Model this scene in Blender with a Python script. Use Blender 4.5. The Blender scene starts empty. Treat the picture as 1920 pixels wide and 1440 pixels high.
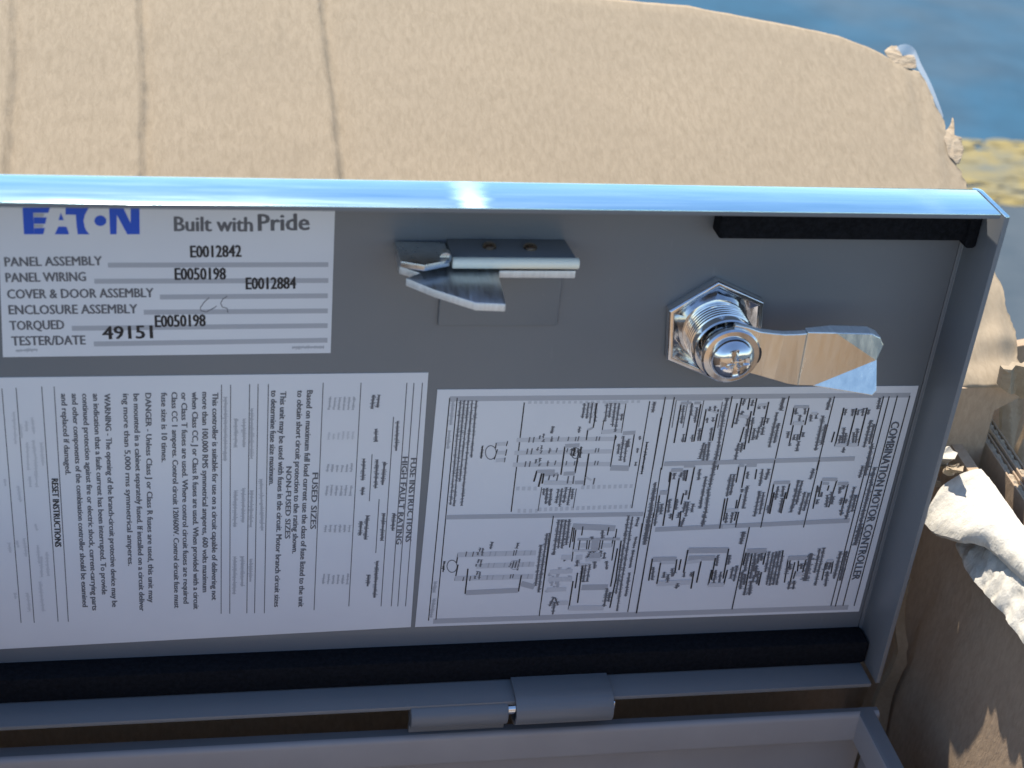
import bpy, bmesh, math, random
from mathutils import Vector, Matrix, noise
R = math.radians
random.seed(7)
scene = bpy.context.scene
COL = scene.collection

# ------------------------------------------------------------------ camera
cam = bpy.data.objects.new('camera', bpy.data.cameras.new('camera'))
COL.objects.link(cam)
W = ((0.98098, -0.00954, 0.19387), (-0.17075, -0.51743, 0.83852), (0.09231, -0.85567, -0.50922))
m = Matrix.Identity(4)
for i in range(3):
    m[i][0], m[i][1], m[i][2] = W[i][0], -W[i][1], -W[i][2]
m.translation = Vector((-0.0765, -0.372, 0.2223))
cam.matrix_world = m
cam.data.sensor_width = 36
cam.data.lens = 2927.7 / 1920 * 36
cam.data.clip_start = 0.01
cam.data.clip_end = 200
cam.data.dof.use_dof = True
cam.data.dof.focus_distance = 0.475
cam.data.dof.aperture_fstop = 17
scene.camera = cam

# ------------------------------------------------------------------ daylight
SUN_EL, SUN_AZ = R(60), R(-15)         # behind the door, a little to the left
world = bpy.data.worlds.new('World')
scene.world = world
world.use_nodes = True
wn = world.node_tree
bg = wn.nodes['Background']
sky = wn.nodes.new('ShaderNodeTexSky')
sky.sky_type = 'NISHITA'
sky.sun_disc = False
sky.sun_elevation = SUN_EL
sky.sun_rotation = SUN_AZ
sky.dust_density = 0.2
sky.ozone_density = 2.5
wn.links.new(sky.outputs[0], bg.inputs[0])
bg.inputs[1].default_value = 0.114
sun = bpy.data.objects.new('sun', bpy.data.lights.new('sun', 'SUN'))
COL.objects.link(sun)
sun.data.energy = 4.0
sun.data.angle = R(0.6)
sun.data.color = (1.0, 0.93, 0.82)
sd = Vector((math.sin(SUN_AZ) * math.cos(SUN_EL), math.cos(SUN_AZ) * math.cos(SUN_EL), math.sin(SUN_EL)))
sun.rotation_euler = sd.to_track_quat('Z', 'Y').to_euler()
scene.view_settings.view_transform = 'Standard'
scene.view_settings.look = 'None'
scene.view_settings.gamma = 1
scene.view_settings.exposure = 1.0

# ------------------------------------------------------------------ materials
def newmat(name, col, rough=0.5, metal=0.0, spec=0.5):
    mt = bpy.data.materials.new(name)
    mt.use_nodes = True
    b = mt.node_tree.nodes['Principled BSDF']
    b.inputs['Base Color'].default_value = (*col, 1)
    b.inputs['Roughness'].default_value = rough
    b.inputs['Metallic'].default_value = metal
    b.inputs['Specular IOR Level'].default_value = spec
    return mt, mt.node_tree, b

def coords(nt, scale=(1, 1, 1), kind='Object', rot=(0, 0, 0)):
    tc = nt.nodes.new('ShaderNodeTexCoord')
    mp = nt.nodes.new('ShaderNodeMapping')
    mp.inputs['Scale'].default_value = scale
    mp.inputs['Rotation'].default_value = rot
    nt.links.new(tc.outputs[kind], mp.inputs[0])
    return mp.outputs[0]

def noi(nt, vec, scale, detail=3, rough=0.55, dist=0.0):
    n = nt.nodes.new('ShaderNodeTexNoise')
    n.inputs['Scale'].default_value = scale
    n.inputs['Detail'].default_value = detail
    n.inputs['Roughness'].default_value = rough
    n.inputs['Distortion'].default_value = dist
    nt.links.new(vec, n.inputs['Vector'])
    return n.outputs['Fac']

def ramp(nt, fac, stops):
    r = nt.nodes.new('ShaderNodeValToRGB')
    e = r.color_ramp.elements
    while len(e) < len(stops): e.new(0.5)
    for k, (p, c) in enumerate(stops):
        e[k].position = p
        e[k].color = (*c, 1) if len(c) == 3 else c
    nt.links.new(fac, r.inputs[0])
    return r.outputs[0]

def mixc(nt, fac, a, b, mode='MIX'):
    x = nt.nodes.new('ShaderNodeMix')
    x.data_type = 'RGBA'; x.blend_type = mode
    for sock, v in ((0, fac), (6, a), (7, b)):
        if isinstance(v, (int, float)): x.inputs[sock].default_value = v
        elif isinstance(v, tuple): x.inputs[sock].default_value = (*v, 1)
        else: nt.links.new(v, x.inputs[sock])
    return x.outputs[2]

def bump(nt, b, h, strength, dist):
    bp = nt.nodes.new('ShaderNodeBump')
    bp.inputs['Strength'].default_value = strength
    bp.inputs['Distance'].default_value = dist
    nt.links.new(h, bp.inputs['Height'])
    nt.links.new(bp.outputs[0], b.inputs['Normal'])

def cardboard(name, c0, c1, stretch=(1, 1, 1), bstr=0.55, bdist=0.0004):
    mt, nt, b = newmat(name, c0, 0.85, 0, 0.25)
    v = coords(nt, stretch)
    fib = noi(nt, v, 560, 5, 0.7, 0.4)
    blot = noi(nt, coords(nt), 28, 4, 0.6)
    fleck = noi(nt, v, 260, 3, 0.55)
    c = ramp(nt, fib, [(0.3, c1), (0.62, c0)])
    c = mixc(nt, ramp(nt, blot, [(0.3, (0, 0, 0)), (0.75, (0.45,) * 3)]), c, tuple(x * 0.86 for x in c0))
    c = mixc(nt, ramp(nt, fleck, [(0.68, (0, 0, 0)), (0.78, (0.4,) * 3)]), c, tuple(min(1, x * 1.3) for x in c0))
    nt.links.new(c, b.inputs['Base Color'])
    add = nt.nodes.new('ShaderNodeMath'); add.operation = 'MULTIPLY_ADD'
    nt.links.new(fleck, add.inputs[0]); add.inputs[1].default_value = 0.9
    nt.links.new(fib, add.inputs[2])
    bump(nt, b, add.outputs[0], bstr, bdist)
    return mt

M = {}
M['kraft_flap'] = cardboard('kraft_flap', (0.385, 0.307, 0.212), (0.30, 0.237, 0.158), (1.0, 0.35, 1.0), 0.36, 0.0004)
M['kraft'] = cardboard('kraft', (0.47, 0.345, 0.235), (0.37, 0.265, 0.175), (1, 1, 0.4))
M['kraft_edge'] = cardboard('kraft_edge', (0.50, 0.40, 0.28), (0.30, 0.22, 0.14), (0.3, 0.3, 1.6), 0.9, 0.0008)
M['torn'] = cardboard('torn', (0.66, 0.62, 0.54), (0.54, 0.50, 0.42), (1, 1, 0.6), 0.7, 0.0006)

mt, nt, b = newmat('grey_paint', (0.145, 0.162, 0.185), 0.36, 0, 0.5)
v = coords(nt)
nt.links.new(ramp(nt, noi(nt, v, 25, 4), [(0.25, (0.160, 0.168, 0.180)), (0.8, (0.190, 0.196, 0.206))]), b.inputs['Base Color'])
scuff = mixc(nt, ramp(nt, noi(nt, coords(nt, (1, 1, 0.12), rot=(0, 0.5, 0)), 420, 3, 0.5), [(0.70, (0, 0, 0)), (0.76, (0.16,) * 3)]), (0.175, 0.182, 0.193), (0.36, 0.37, 0.38))
dust = mixc(nt, ramp(nt, noi(nt, v, 800, 2), [(0.72, (0, 0, 0)), (0.78, (0.2,) * 3)]), scuff, (0.4, 0.38, 0.34))
base_ = b.inputs['Base Color'].links[0].from_socket
nt.links.new(mixc(nt, 0.5, base_, dust), b.inputs['Base Color'])
nt.links.new(ramp(nt, noi(nt, v, 60, 3), [(0.3, (0.32,) * 3), (0.7, (0.44,) * 3)]), b.inputs['Roughness'])
bump(nt, b, noi(nt, v, 900, 2), 0.06, 0.0002)
M['paint'] = mt

mt, nt, b = newmat('inside_paint', (0.30, 0.30, 0.30), 0.42, 0, 0.5)
v = coords(nt)
nt.links.new(ramp(nt, noi(nt, v, 30, 4), [(0.25, (0.315, 0.30, 0.30)), (0.8, (0.375, 0.36, 0.36))]), b.inputs['Base Color'])
bump(nt, b, noi(nt, v, 900, 2), 0.06, 0.0002)
M['tray_paint'] = mt

mt, nt, b = newmat('brushed_lip', (0.62, 0.66, 0.70), 0.3, 1.0)
v = coords(nt, (0.07, 1, 1))
st = noi(nt, v, 260, 5, 0.6, 0.4)
nt.links.new(ramp(nt, st, [(0.3, (0.50, 0.73, 0.78)), (0.7, (0.72, 0.91, 0.92))]), b.inputs['Base Color'])
nt.links.new(ramp(nt, st, [(0.3, (0.10,) * 3), (0.7, (0.19,) * 3)]), b.inputs['Roughness'])
bump(nt, b, st, 0.12, 0.0004)
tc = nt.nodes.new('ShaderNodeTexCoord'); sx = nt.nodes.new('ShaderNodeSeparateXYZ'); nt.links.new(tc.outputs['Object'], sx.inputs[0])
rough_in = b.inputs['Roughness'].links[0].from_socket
for px, wd, pk in ((-0.009, 0.012, 0.36), (0.118, 0.013, 0.27)):      # two rougher spots on the lip, put in to catch the sun as glints
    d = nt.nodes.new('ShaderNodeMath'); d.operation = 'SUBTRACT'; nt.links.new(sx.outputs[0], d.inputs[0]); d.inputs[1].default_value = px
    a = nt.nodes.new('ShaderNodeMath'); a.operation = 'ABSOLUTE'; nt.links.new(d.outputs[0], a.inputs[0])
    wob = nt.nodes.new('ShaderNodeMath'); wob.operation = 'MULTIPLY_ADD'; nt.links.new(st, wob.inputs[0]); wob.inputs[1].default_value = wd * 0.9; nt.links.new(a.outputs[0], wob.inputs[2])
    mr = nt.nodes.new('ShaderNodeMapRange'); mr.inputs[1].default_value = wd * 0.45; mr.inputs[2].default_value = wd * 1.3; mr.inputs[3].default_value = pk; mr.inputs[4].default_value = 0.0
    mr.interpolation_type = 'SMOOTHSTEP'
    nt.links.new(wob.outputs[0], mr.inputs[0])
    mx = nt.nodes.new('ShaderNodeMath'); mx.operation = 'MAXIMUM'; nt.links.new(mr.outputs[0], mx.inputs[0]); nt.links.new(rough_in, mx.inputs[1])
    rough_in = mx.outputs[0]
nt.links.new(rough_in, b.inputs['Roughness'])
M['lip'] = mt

def metal(name, col, r0, r1, stretch, scale, bs=0.1):
    mt, nt, b = newmat(name, col, r0, 1.0)
    s = noi(nt, coords(nt, stretch), scale, 4, 0.6)
    nt.links.new(ramp(nt, s, [(0.3, (r0,) * 3), (0.7, (r1,) * 3)]), b.inputs['Roughness'])
    nt.links.new(ramp(nt, s, [(0.3, tuple(x * 0.8 for x in col)), (0.7, col)]), b.inputs['Base Color'])
    bump(nt, b, s, bs, 0.0003)
    return mt
M['chrome'] = metal('chrome', (0.80, 0.81, 0.83), 0.06, 0.14, (1, 1, 1), 300, 0.05)
M['zinc'] = metal('zinc_plate', (0.66, 0.68, 0.70), 0.22, 0.42, (1, 1, 1), 350, 0.15)
M['striated'] = metal('striated_steel', (0.74, 0.77, 0.80), 0.28, 0.48, (1, 0.12, 0.12), 900, 0.5)
M['blade'] = metal('cam_steel', (0.76, 0.79, 0.78), 0.16, 0.28, (1, 1, 0.2), 500, 0.06)
M['sheared'] = metal('sheared_edge', (0.86, 0.86, 0.84), 0.40, 0.62, (1, 0.1, 0.1), 1100, 0.5)
for n_ in M['sheared'].node_tree.nodes:
    if n_.type == 'BSDF_PRINCIPLED': n_.inputs['Metallic'].default_value = 0.45
M['screw_dark'] = metal('dark_screw', (0.35, 0.27, 0.20), 0.2, 0.4, (1, 1, 1), 700)
mt, nt, b = newmat('black_foam', (0.006, 0.007, 0.010), 0.9, 0, 0.15)
v = coords(nt)
nt.links.new(ramp(nt, noi(nt, v, 700, 4, 0.7), [(0.35, (0.004, 0.0045, 0.006)), (0.7, (0.012, 0.013, 0.017))]), b.inputs['Base Color'])
bump(nt, b, noi(nt, v, 700, 4, 0.7), 0.5, 0.0006)
M['foam'] = mt
M['nylon'] = newmat('white_roller', (0.90, 0.88, 0.74), 0.30, 0, 0.5)[0]
M['slot'] = newmat('dark_slot', (0.02, 0.02, 0.025), 0.5)[0]

mt, nt, b = newmat('label_paper', (0.70, 0.70, 0.73), 0.38, 0, 0.45)
nt.links.new(ramp(nt, noi(nt, coords(nt), 35, 3), [(0.25, (0.675, 0.675, 0.71)), (0.75, (0.72, 0.72, 0.745))]), b.inputs['Base Color'])
bump(nt, b, noi(nt, coords(nt), 22, 2), 0.12, 0.002)
M['paper'] = mt
INK = [newmat('ink_black', (0.018, 0.018, 0.022), 0.5)[0], newmat('ink_dark', (0.13, 0.13, 0.145), 0.5)[0],
       newmat('ink_grey', (0.42, 0.42, 0.45), 0.5)[0], newmat('ink_faint', (0.55, 0.55, 0.58), 0.5)[0],
       newmat('ink_blue', (0.008, 0.085, 0.56), 0.45)[0]]

mt, nt, b = newmat('packing_tape', (0.85, 0.90, 0.95), 0.08)
b.inputs['Transmission Weight'].default_value = 0.0
b.inputs['Alpha'].default_value = 0.35
M['tape'] = mt

mt, nt, b = newmat('painted_floor', (0.05, 0.12, 0.2), 0.85, 0, 0.12)
tc = nt.nodes.new('ShaderNodeTexCoord')
big = noi(nt, tc.outputs['Object'], 2.2, 4, 0.6, 0.5)
fine = noi(nt, tc.outputs['Object'], 14, 5, 0.65)
bl = ramp(nt, big, [(0.3, (0.024, 0.078, 0.125)), (0.5, (0.036, 0.102, 0.165)), (0.68, (0.070, 0.108, 0.140))])
gr = ramp(nt, big, [(0.3, (0.062, 0.084, 0.102)), (0.7, (0.095, 0.115, 0.132))])
sx = nt.nodes.new('ShaderNodeSeparateXYZ'); nt.links.new(tc.outputs['Object'], sx.inputs[0])
ad = nt.nodes.new('ShaderNodeMath'); ad.operation = 'MULTIPLY_ADD'
nt.links.new(fine, ad.inputs[0]); ad.inputs[1].default_value = 0.22; nt.links.new(sx.outputs[1], ad.inputs[2])
blue_zone = ramp(nt, ad.outputs[0], [(0.80, (0, 0, 0)), (0.86, (1, 1, 1))])
c = mixc(nt, blue_zone, gr, bl)
c = mixc(nt, ramp(nt, fine, [(0.35, (0.35,) * 3), (0.6, (0, 0, 0))]), c, (0.022, 0.045, 0.07))
nt.links.new(c, b.inputs['Base Color'])
bump(nt, b, fine, 0.3, 0.004)
M['floor'] = mt
mt, nt, b = newmat('yellow_paint', (0.42, 0.27, 0.03), 0.6)
nt.links.new(ramp(nt, noi(nt, coords(nt), 30, 4, 0.6), [(0.28, (0.11, 0.115, 0.085)), (0.58, (0.25, 0.19, 0.05))]), b.inputs['Base Color'])
M['yellow'] = mt

# ------------------------------------------------------------------ helpers (all sizes in millimetres)
MM = 0.001
def link(name, me, parent=None, label=None, kind=None):
    o = bpy.data.objects.new(name, me)
    COL.objects.link(o)
    if parent: o.parent = parent
    if label: o['label'] = label
    if kind: o['kind'] = kind
    return o

def thing(name, label, cat, loc=(0, 0, 0), group=None):
    o = bpy.data.objects.new(name, None); COL.objects.link(o)
    o.location = [c * MM for c in loc]; o.empty_display_size = 0.02
    o['label'] = label; o['category'] = cat
    if group: o['group'] = group
    return o

def finish(bm, name, mats, parent=None, origin=(0, 0, 0), smooth=True, bevel=0, ang=40, seg=2, label=None, kind=None, pick=None):
    """bm is in mm and in scene axes; the part's parent sits at `origin`."""
    bmesh.ops.recalc_face_normals(bm, faces=bm.faces)
    if bevel:
        es = [e for e in bm.edges if len(e.link_faces) == 2 and e.calc_face_angle(0) > R(ang)]
        bmesh.ops.bevel(bm, geom=es, offset=bevel, segments=seg, affect='EDGES', profile=0.5, clamp_overlap=True)
    if pick:
        bm.normal_update()
        for f in bm.faces: f.material_index = pick(f)
    for f in bm.faces: f.smooth = smooth
    if smooth:
        for e in bm.edges:
            if len(e.link_faces) == 2 and e.calc_face_angle(0) > R(35): e.smooth = False
    o = Vector(origin)
    for v in bm.verts: v.co = (v.co - o) * MM
    me = bpy.data.meshes.new(name)
    bm.to_mesh(me); bm.free()
    for mt in mats: me.materials.append(mt)
    return link(name, me, parent, label, kind)

def prism(bm, pts, f0, f1):
    """pts 2-D; f0/f1 map a 2-D point to a 3-D point on the near and far face."""
    a = [bm.verts.new(f0(*p)) for p in pts]; b = [bm.verts.new(f1(*p)) for p in pts]
    n = len(pts)
    bm.faces.new(a); bm.faces.new(b[::-1])
    for i in range(n):
        bm.faces.new((a[i], b[i], b[(i + 1) % n], a[(i + 1) % n]))

def box(bm, x0, x1, y0, y1, z0, z1):
    prism(bm, [(x0, z0), (x1, z0), (x1, z1), (x0, z1)], lambda x, z: (x, y0, z), lambda x, z: (x, y1, z))

def fillet(path, r, n=5):
    out = [Vector(path[0])]
    for i in range(1, len(path) - 1):
        p0, p, p1 = Vector(path[i - 1]), Vector(path[i]), Vector(path[i + 1])
        a = (p0 - p).normalized(); c = (p1 - p).normalized()
        half = a.angle(c) / 2
        d = min(r / math.tan(half), (p0 - p).length * .49, (p1 - p).length * .49)
        rr = d * math.tan(half)
        ctr = p + (a + c).normalized() * (rr / math.sin(half))
        s = p + a * d - ctr; e = p + c * d - ctr
        for k in range(n + 1):
            v = s.lerp(e, k / n); out.append(ctr + v.normalized() * rr)
    out.append(Vector(path[-1]))
    return out

def sheet(bm, path, t, r, place, a0, a1):
    """bent sheet metal: a 2-D mid-line `path` given thickness t and extruded from a0 to a1"""
    P = fillet(path, r); n = len(P); L = []; Q = []
    for i, p in enumerate(P):
        d = (P[min(i + 1, n - 1)] - P[max(i - 1, 0)]).normalized(); nn = Vector((-d.y, d.x))
        k = 1.0
        L.append(p + nn * t / 2 * k); Q.append(p - nn * t / 2 * k)
    ring = L + Q[::-1]
    m_ = len(ring)
    A = [bm.verts.new(place(p.x, p.y, a0)) for p in ring]; B = [bm.verts.new(place(p.x, p.y, a1)) for p in ring]
    for i in range(m_): bm.faces.new((A[i], B[i], B[(i + 1) % m_], A[(i + 1) % m_]))
    for i in range(n - 1):
        for S in (A, B): bm.faces.new((S[i], S[i + 1], S[m_ - 2 - i], S[m_ - 1 - i]))

def lathe(bm, prof, cx, cz, n=32, recess=None):
    """turned about an axis along Y through (cx, cz): prof = (radius, y)"""
    rings = []
    for r, y in prof:
        if r < 1e-6: rings.append([bm.verts.new((cx, y, cz))]); continue
        ring = []
        for k in range(n):
            a = 2 * math.pi * k / n
            ring.append(bm.verts.new((cx + r * math.cos(a), y, cz + r * math.sin(a))))
        rings.append(ring)
    for A, B in zip(rings, rings[1:]):
        for k in range(n):
            q = [A[k % len(A)], A[(k + 1) % len(A)], B[(k + 1) % len(B)], B[k % len(B)]]
            u = []
            for v in q:
                if v not in u: u.append(v)
            if len(u) > 2: bm.faces.new(u)
# flat print of the three labels, on the door face: kind, tone, then 1/20 mm (x, z); the last number of L and S is the stroke width in 1/100 mm
PRINT_1 = """P4 -2411 991 -2360 992 -2363 845 -2413 844|P4 -2360 992 -2278 993 -2288 965 -2361 964|P4 -2360 940 -2297 940 -2306 904 -2361 903|P4 -2361 880 -2309 881 -2319 845 -2363 845|P2 -2359 961 -2307 962 -2313 943 -2359 943|P2 -2360 900 -2314 900 -2320 884 -2361 884|P4 -2227 966 -2214 925 -2241 925|P4 -2243 889 -2203 889 -2192 846 -2263 846|P4 -2203 994 -2089 996 -2110 957 -2155 956 -2205 956|P4 -2155 956 -2110 957 -2118 924 -2114 888 -2153 888|P4 -2153 888 -2114 888 -2107 868 -2092 847 -2150 847|P4 -2006 924 -2007 915 -2012 907 -2019 900 -2027 896 -2037 894 -2046 896 -2054 900 -2060 906 -2064 915 -2065 924 -2063 933 -2059 941 -2052 948 -2043 952 -2034 954 -2025 952 -2017 948 -2011 942 -2007 934|P4 -1990 997 -1951 998 -1958 849 -1990 848|P4 -1951 998 -1920 998 -1880 896 -1872 850 -1905 849 -1953 957|P4 -1884 999 -1840 999 -1843 850 -1874 850 -1887 896|L2 -2008 672 -874 682 140|L2 -2080 578 -871 587 142|L2 -1750 486 -871 495 144|L2 -1835 395 -868 403 145|L2 -2206 299 -866 312 146|L2 -2098 204 -864 221 148|L1 -1496 483 -1523 455 24|L1 -1523 455 -1542 423 24|L1 -1542 423 -1540 404 22|L1 -1540 404 -1511 397 25|L1 -1511 397 -1468 423 25|L1 -1468 423 -1458 433 24|L1 -1402 492 -1427 472 25|L1 -1427 472 -1436 448 22|L1 -1436 448 -1427 426 23|L1 -1427 426 -1402 419 25|L1 -1402 419 -1398 393 23|S2 -2499 165 -2387 171 114|S2 -1052 177 -880 178 134"""
TEXT_1 = [
    (1, 'Built with', [-83.38, 43.47], [-63.65, 43.57], 4.12),
    (1, 'Pride', [-62.05, 43.74], [-49.04, 44.14], 4.77),
    (0, 'E0012842', [-79.41, 35.92], [-66.48, 36.23], 3.41),
    (0, 'E0050198', [-83.48, 29.37], [-70.5, 29.53], 3.47),
    (0, 'E0012884', [-65.15, 26.6], [-52.14, 26.85], 3.52),
    (0, 'E0050198', [-88.82, 15.22], [-75.82, 15.52], 3.58),
    (0, '49151', [-102.47, 11.59], [-89.66, 11.87], 3.92),
    (1, 'PANEL ASSEMBLY', [-125.84, 33.1], [-101.87, 33.55], 2.6),
    (1, 'PANEL WIRING', [-125.89, 28.57], [-106.11, 28.96], 2.63),
    (1, 'COVER & DOOR ASSEMBLY', [-125.86, 23.78], [-89.17, 24.26], 2.66),
    (1, 'ENCLOSURE ASSEMBLY', [-125.81, 19.14], [-93.44, 19.44], 2.7),
    (1, 'TORQUED', [-125.86, 14.45], [-112.25, 14.73], 2.72),
    (1, 'TESTER/DATE', [-125.71, 9.81], [-107.06, 10.04], 2.75),
]
PRINT_2 = """L1 -2585 -67 -2591 -1673 24|L1 -2512 -63 -2517 -1677 25|L1 -2380 -57 -2382 -1675 24|L1 -2316 -58 -2324 -1678 25|L1 -1433 -56 -1439 -1661 25|L1 -1384 -57 -1388 -1663 25|L1 -1281 -54 -1287 -1665 26|L1 -1235 -54 -1241 -1667 26|L1 -1179 -55 -1183 -1670 26|L1 -879 -50 -885 -1660 26|L1 -669 -52 -675 -1641 26|L1 -412 -55 -415 -1653 27|L1 -372 -56 -375 -1655 27|L1 -324 -56 -327 -1657 26|L1 -475 -280 -478 -1650 27|L1 -585 -532 -586 -861 26|L1 -529 -848 -530 -1241 27|S2 -1213 -689 -1203 -1052 137|S2 -1268 -213 -1268 -547 132|S2 -1264 -767 -1269 -1025 136|S2 -1267 -1257 -1268 -1426 140|S2 -1311 -280 -1310 -469 132|S2 -1312 -750 -1313 -991 136|S2 -1315 -1238 -1316 -1459 140|S2 -1355 -279 -1356 -468 132|S2 -1356 -765 -1360 -1022 136|S2 -1359 -1237 -1362 -1517 139|S2 -1411 -137 -1414 -560 131|S3 -2534 -216 -2538 -422 111|S3 -2506 -297 -2503 -385 112|S3 -2473 -275 -2474 -341 112|S3 -2442 -254 -2437 -357 112|S3 -2478 -415 -2483 -596 113|S3 -2445 -401 -2442 -491 113|S3 -2404 -417 -2403 -567 113|S3 -2439 -491 -2444 -711 113|S3 -2478 -641 -2478 -710 114|S3 -2612 -653 -2610 -699 114|S3 -2543 -701 -2538 -809 115|S3 -2467 -961 -2461 -1009 119|S3 -2464 -1113 -2463 -1243 117|S3 -2450 -1195 -2454 -1342 118|S3 -2417 -1163 -2418 -1335 118|S3 -2574 -1077 -2571 -1125 118|S3 -2535 -1062 -2531 -1191 118|S3 -2467 -1375 -2461 -1594 120|S3 -2542 -1455 -2537 -1590 120|S3 -2611 -1452 -2610 -1494 120|S3 -2618 -1091 -2617 -1156 117|S2 -703 -145 -708 -229 90|S2 -729 -146 -734 -229 91|S2 -756 -141 -761 -228 90|S2 -783 -148 -788 -228 90|S2 -809 -149 -815 -227 90|S2 -836 -142 -842 -227 90|S3 -700 -377 -703 -428 91|S3 -727 -376 -730 -427 92|S3 -754 -374 -757 -427 92|S3 -781 -383 -784 -426 91|S3 -808 -386 -811 -426 91|S3 -835 -379 -838 -425 91|S2 -698 -593 -701 -652 93|S2 -725 -597 -728 -651 93|S2 -752 -605 -756 -650 93|S2 -780 -604 -783 -650 93|S2 -807 -599 -811 -649 93|S2 -834 -596 -838 -648 93|S2 -696 -748 -700 -818 94|S2 -724 -745 -728 -817 94|S2 -751 -749 -755 -817 94|S2 -779 -747 -783 -816 93|S2 -807 -741 -811 -815 94|S2 -834 -747 -838 -814 93|S2 -693 -1031 -696 -1081 96|S2 -721 -1029 -724 -1080 95|S2 -749 -1026 -752 -1079 95|S2 -777 -1028 -780 -1078 96|S2 -805 -1027 -808 -1077 96|S2 -833 -1028 -836 -1076 95|S2 -689 -1391 -693 -1469 97|S2 -717 -1397 -722 -1467 98|S2 -746 -1397 -750 -1466 98|S2 -774 -1399 -779 -1465 98|S2 -803 -1390 -808 -1464 98|S2 -832 -1387 -837 -1462 98|S1 -595 -133 -601 -223 137|S1 -564 -133 -570 -216 138|S1 -571 -361 -567 -446 137|S1 -450 -309 -448 -511 139|S1 -631 -562 -631 -712 140|S1 -554 -571 -555 -771 140|S1 -510 -588 -515 -748 141|S1 -629 -761 -629 -817 141|S1 -627 -1005 -630 -1105 143|S1 -593 -965 -597 -1139 143|S1 -496 -952 -499 -1151 144|S1 -435 -954 -439 -1078 145|S1 -566 -1405 -568 -1491 147|S1 -519 -1303 -522 -1581 147"""
TEXT_2 = [
    (1, 'This controller is suitable for use on a circuit capable of delivering not', [-74.1, -5.34], [-74.68, -77.7], 1.57),
    (1, 'more than 100,000 RMS symmetrical amperes, 600 volts maximum', [-76.85, -5.16], [-77.32, -74.57], 1.58),
    (1, 'when Class CC, J or Class R fuses are used. When provided with a circuit', [-79.6, -5.12], [-80.03, -80.91], 1.57),
    (1, 'or Class T fuses are used. Where control circuit fuses are required', [-82.47, -5.23], [-82.93, -78.61], 1.56),
    (1, 'Class CC 1 amperes. Control circuit 120/600V. Control circuit fuse must', [-85.08, -5.06], [-85.6, -80.21], 1.56),
    (1, 'fuse size is 10 times.', [-87.81, -5.17], [-88.18, -27.96], 1.56),
    (1, 'DANGER - Unless Class J or Class R fuses are used, this unit may', [-92.05, -5.26], [-92.99, -77.71], 1.55),
    (1, 'be mounted in a cabinet separately fused. If installed on a circuit deliver', [-95.19, -5.44], [-95.7, -80.85], 1.55),
    (1, 'ing more than 5,000 rms symmetrical amperes.', [-97.95, -5.41], [-98.44, -63.97], 1.55),
    (1, 'WARNING - The opening of the branch-circuit protective device may be', [-102.86, -5.34], [-103.49, -78.93], 1.54),
    (1, 'an indication that a fault current has been interrupted. To provide', [-105.84, -5.31], [-106.22, -74.12], 1.54),
    (1, 'continued protection against fire or electric shock, current-carrying parts', [-108.64, -5.27], [-109.18, -79.94], 1.53),
    (1, 'and other components of the combination controller should be examined', [-111.37, -5.24], [-111.9, -78.53], 1.53),
    (1, 'and replaced if damaged.', [-114.15, -5.2], [-114.32, -31.55], 1.52),
    (1, 'Based on maximum full load current use the class of fuse listed to the unit', [-48.35, -4.92], [-49.01, -81.51], 1.61),
    (1, 'to obtain short circuit protection to the rating shown.', [-50.98, -4.89], [-51.27, -61.22], 1.61),
    (1, 'This unit may be used with fuses in the circuit. Motor branch circuit sizes', [-55.66, -5.2], [-56.24, -81.17], 1.61),
    (1, 'to determine fuse size maximum.', [-58.16, -4.8], [-58.37, -36.51], 1.6),
    (0, 'RESET INSTRUCTIONS', [-118.12, -32.83], [-118.43, -56.31], 1.71),
    (1, 'NON-FUSED SIZES', [-53.56, -30.32], [-53.49, -55.71], 1.51),
    (1, 'FUSED SIZES', [-46.09, -32.63], [-46.22, -52.49], 1.67),
    (1, 'FUSE INSTRUCTIONS', [-17.96, -28.24], [-17.82, -58.25], 1.72),
    (1, 'HIGH FAULT RATING', [-20.43, -27.71], [-20.56, -58.99], 1.56),
]
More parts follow.
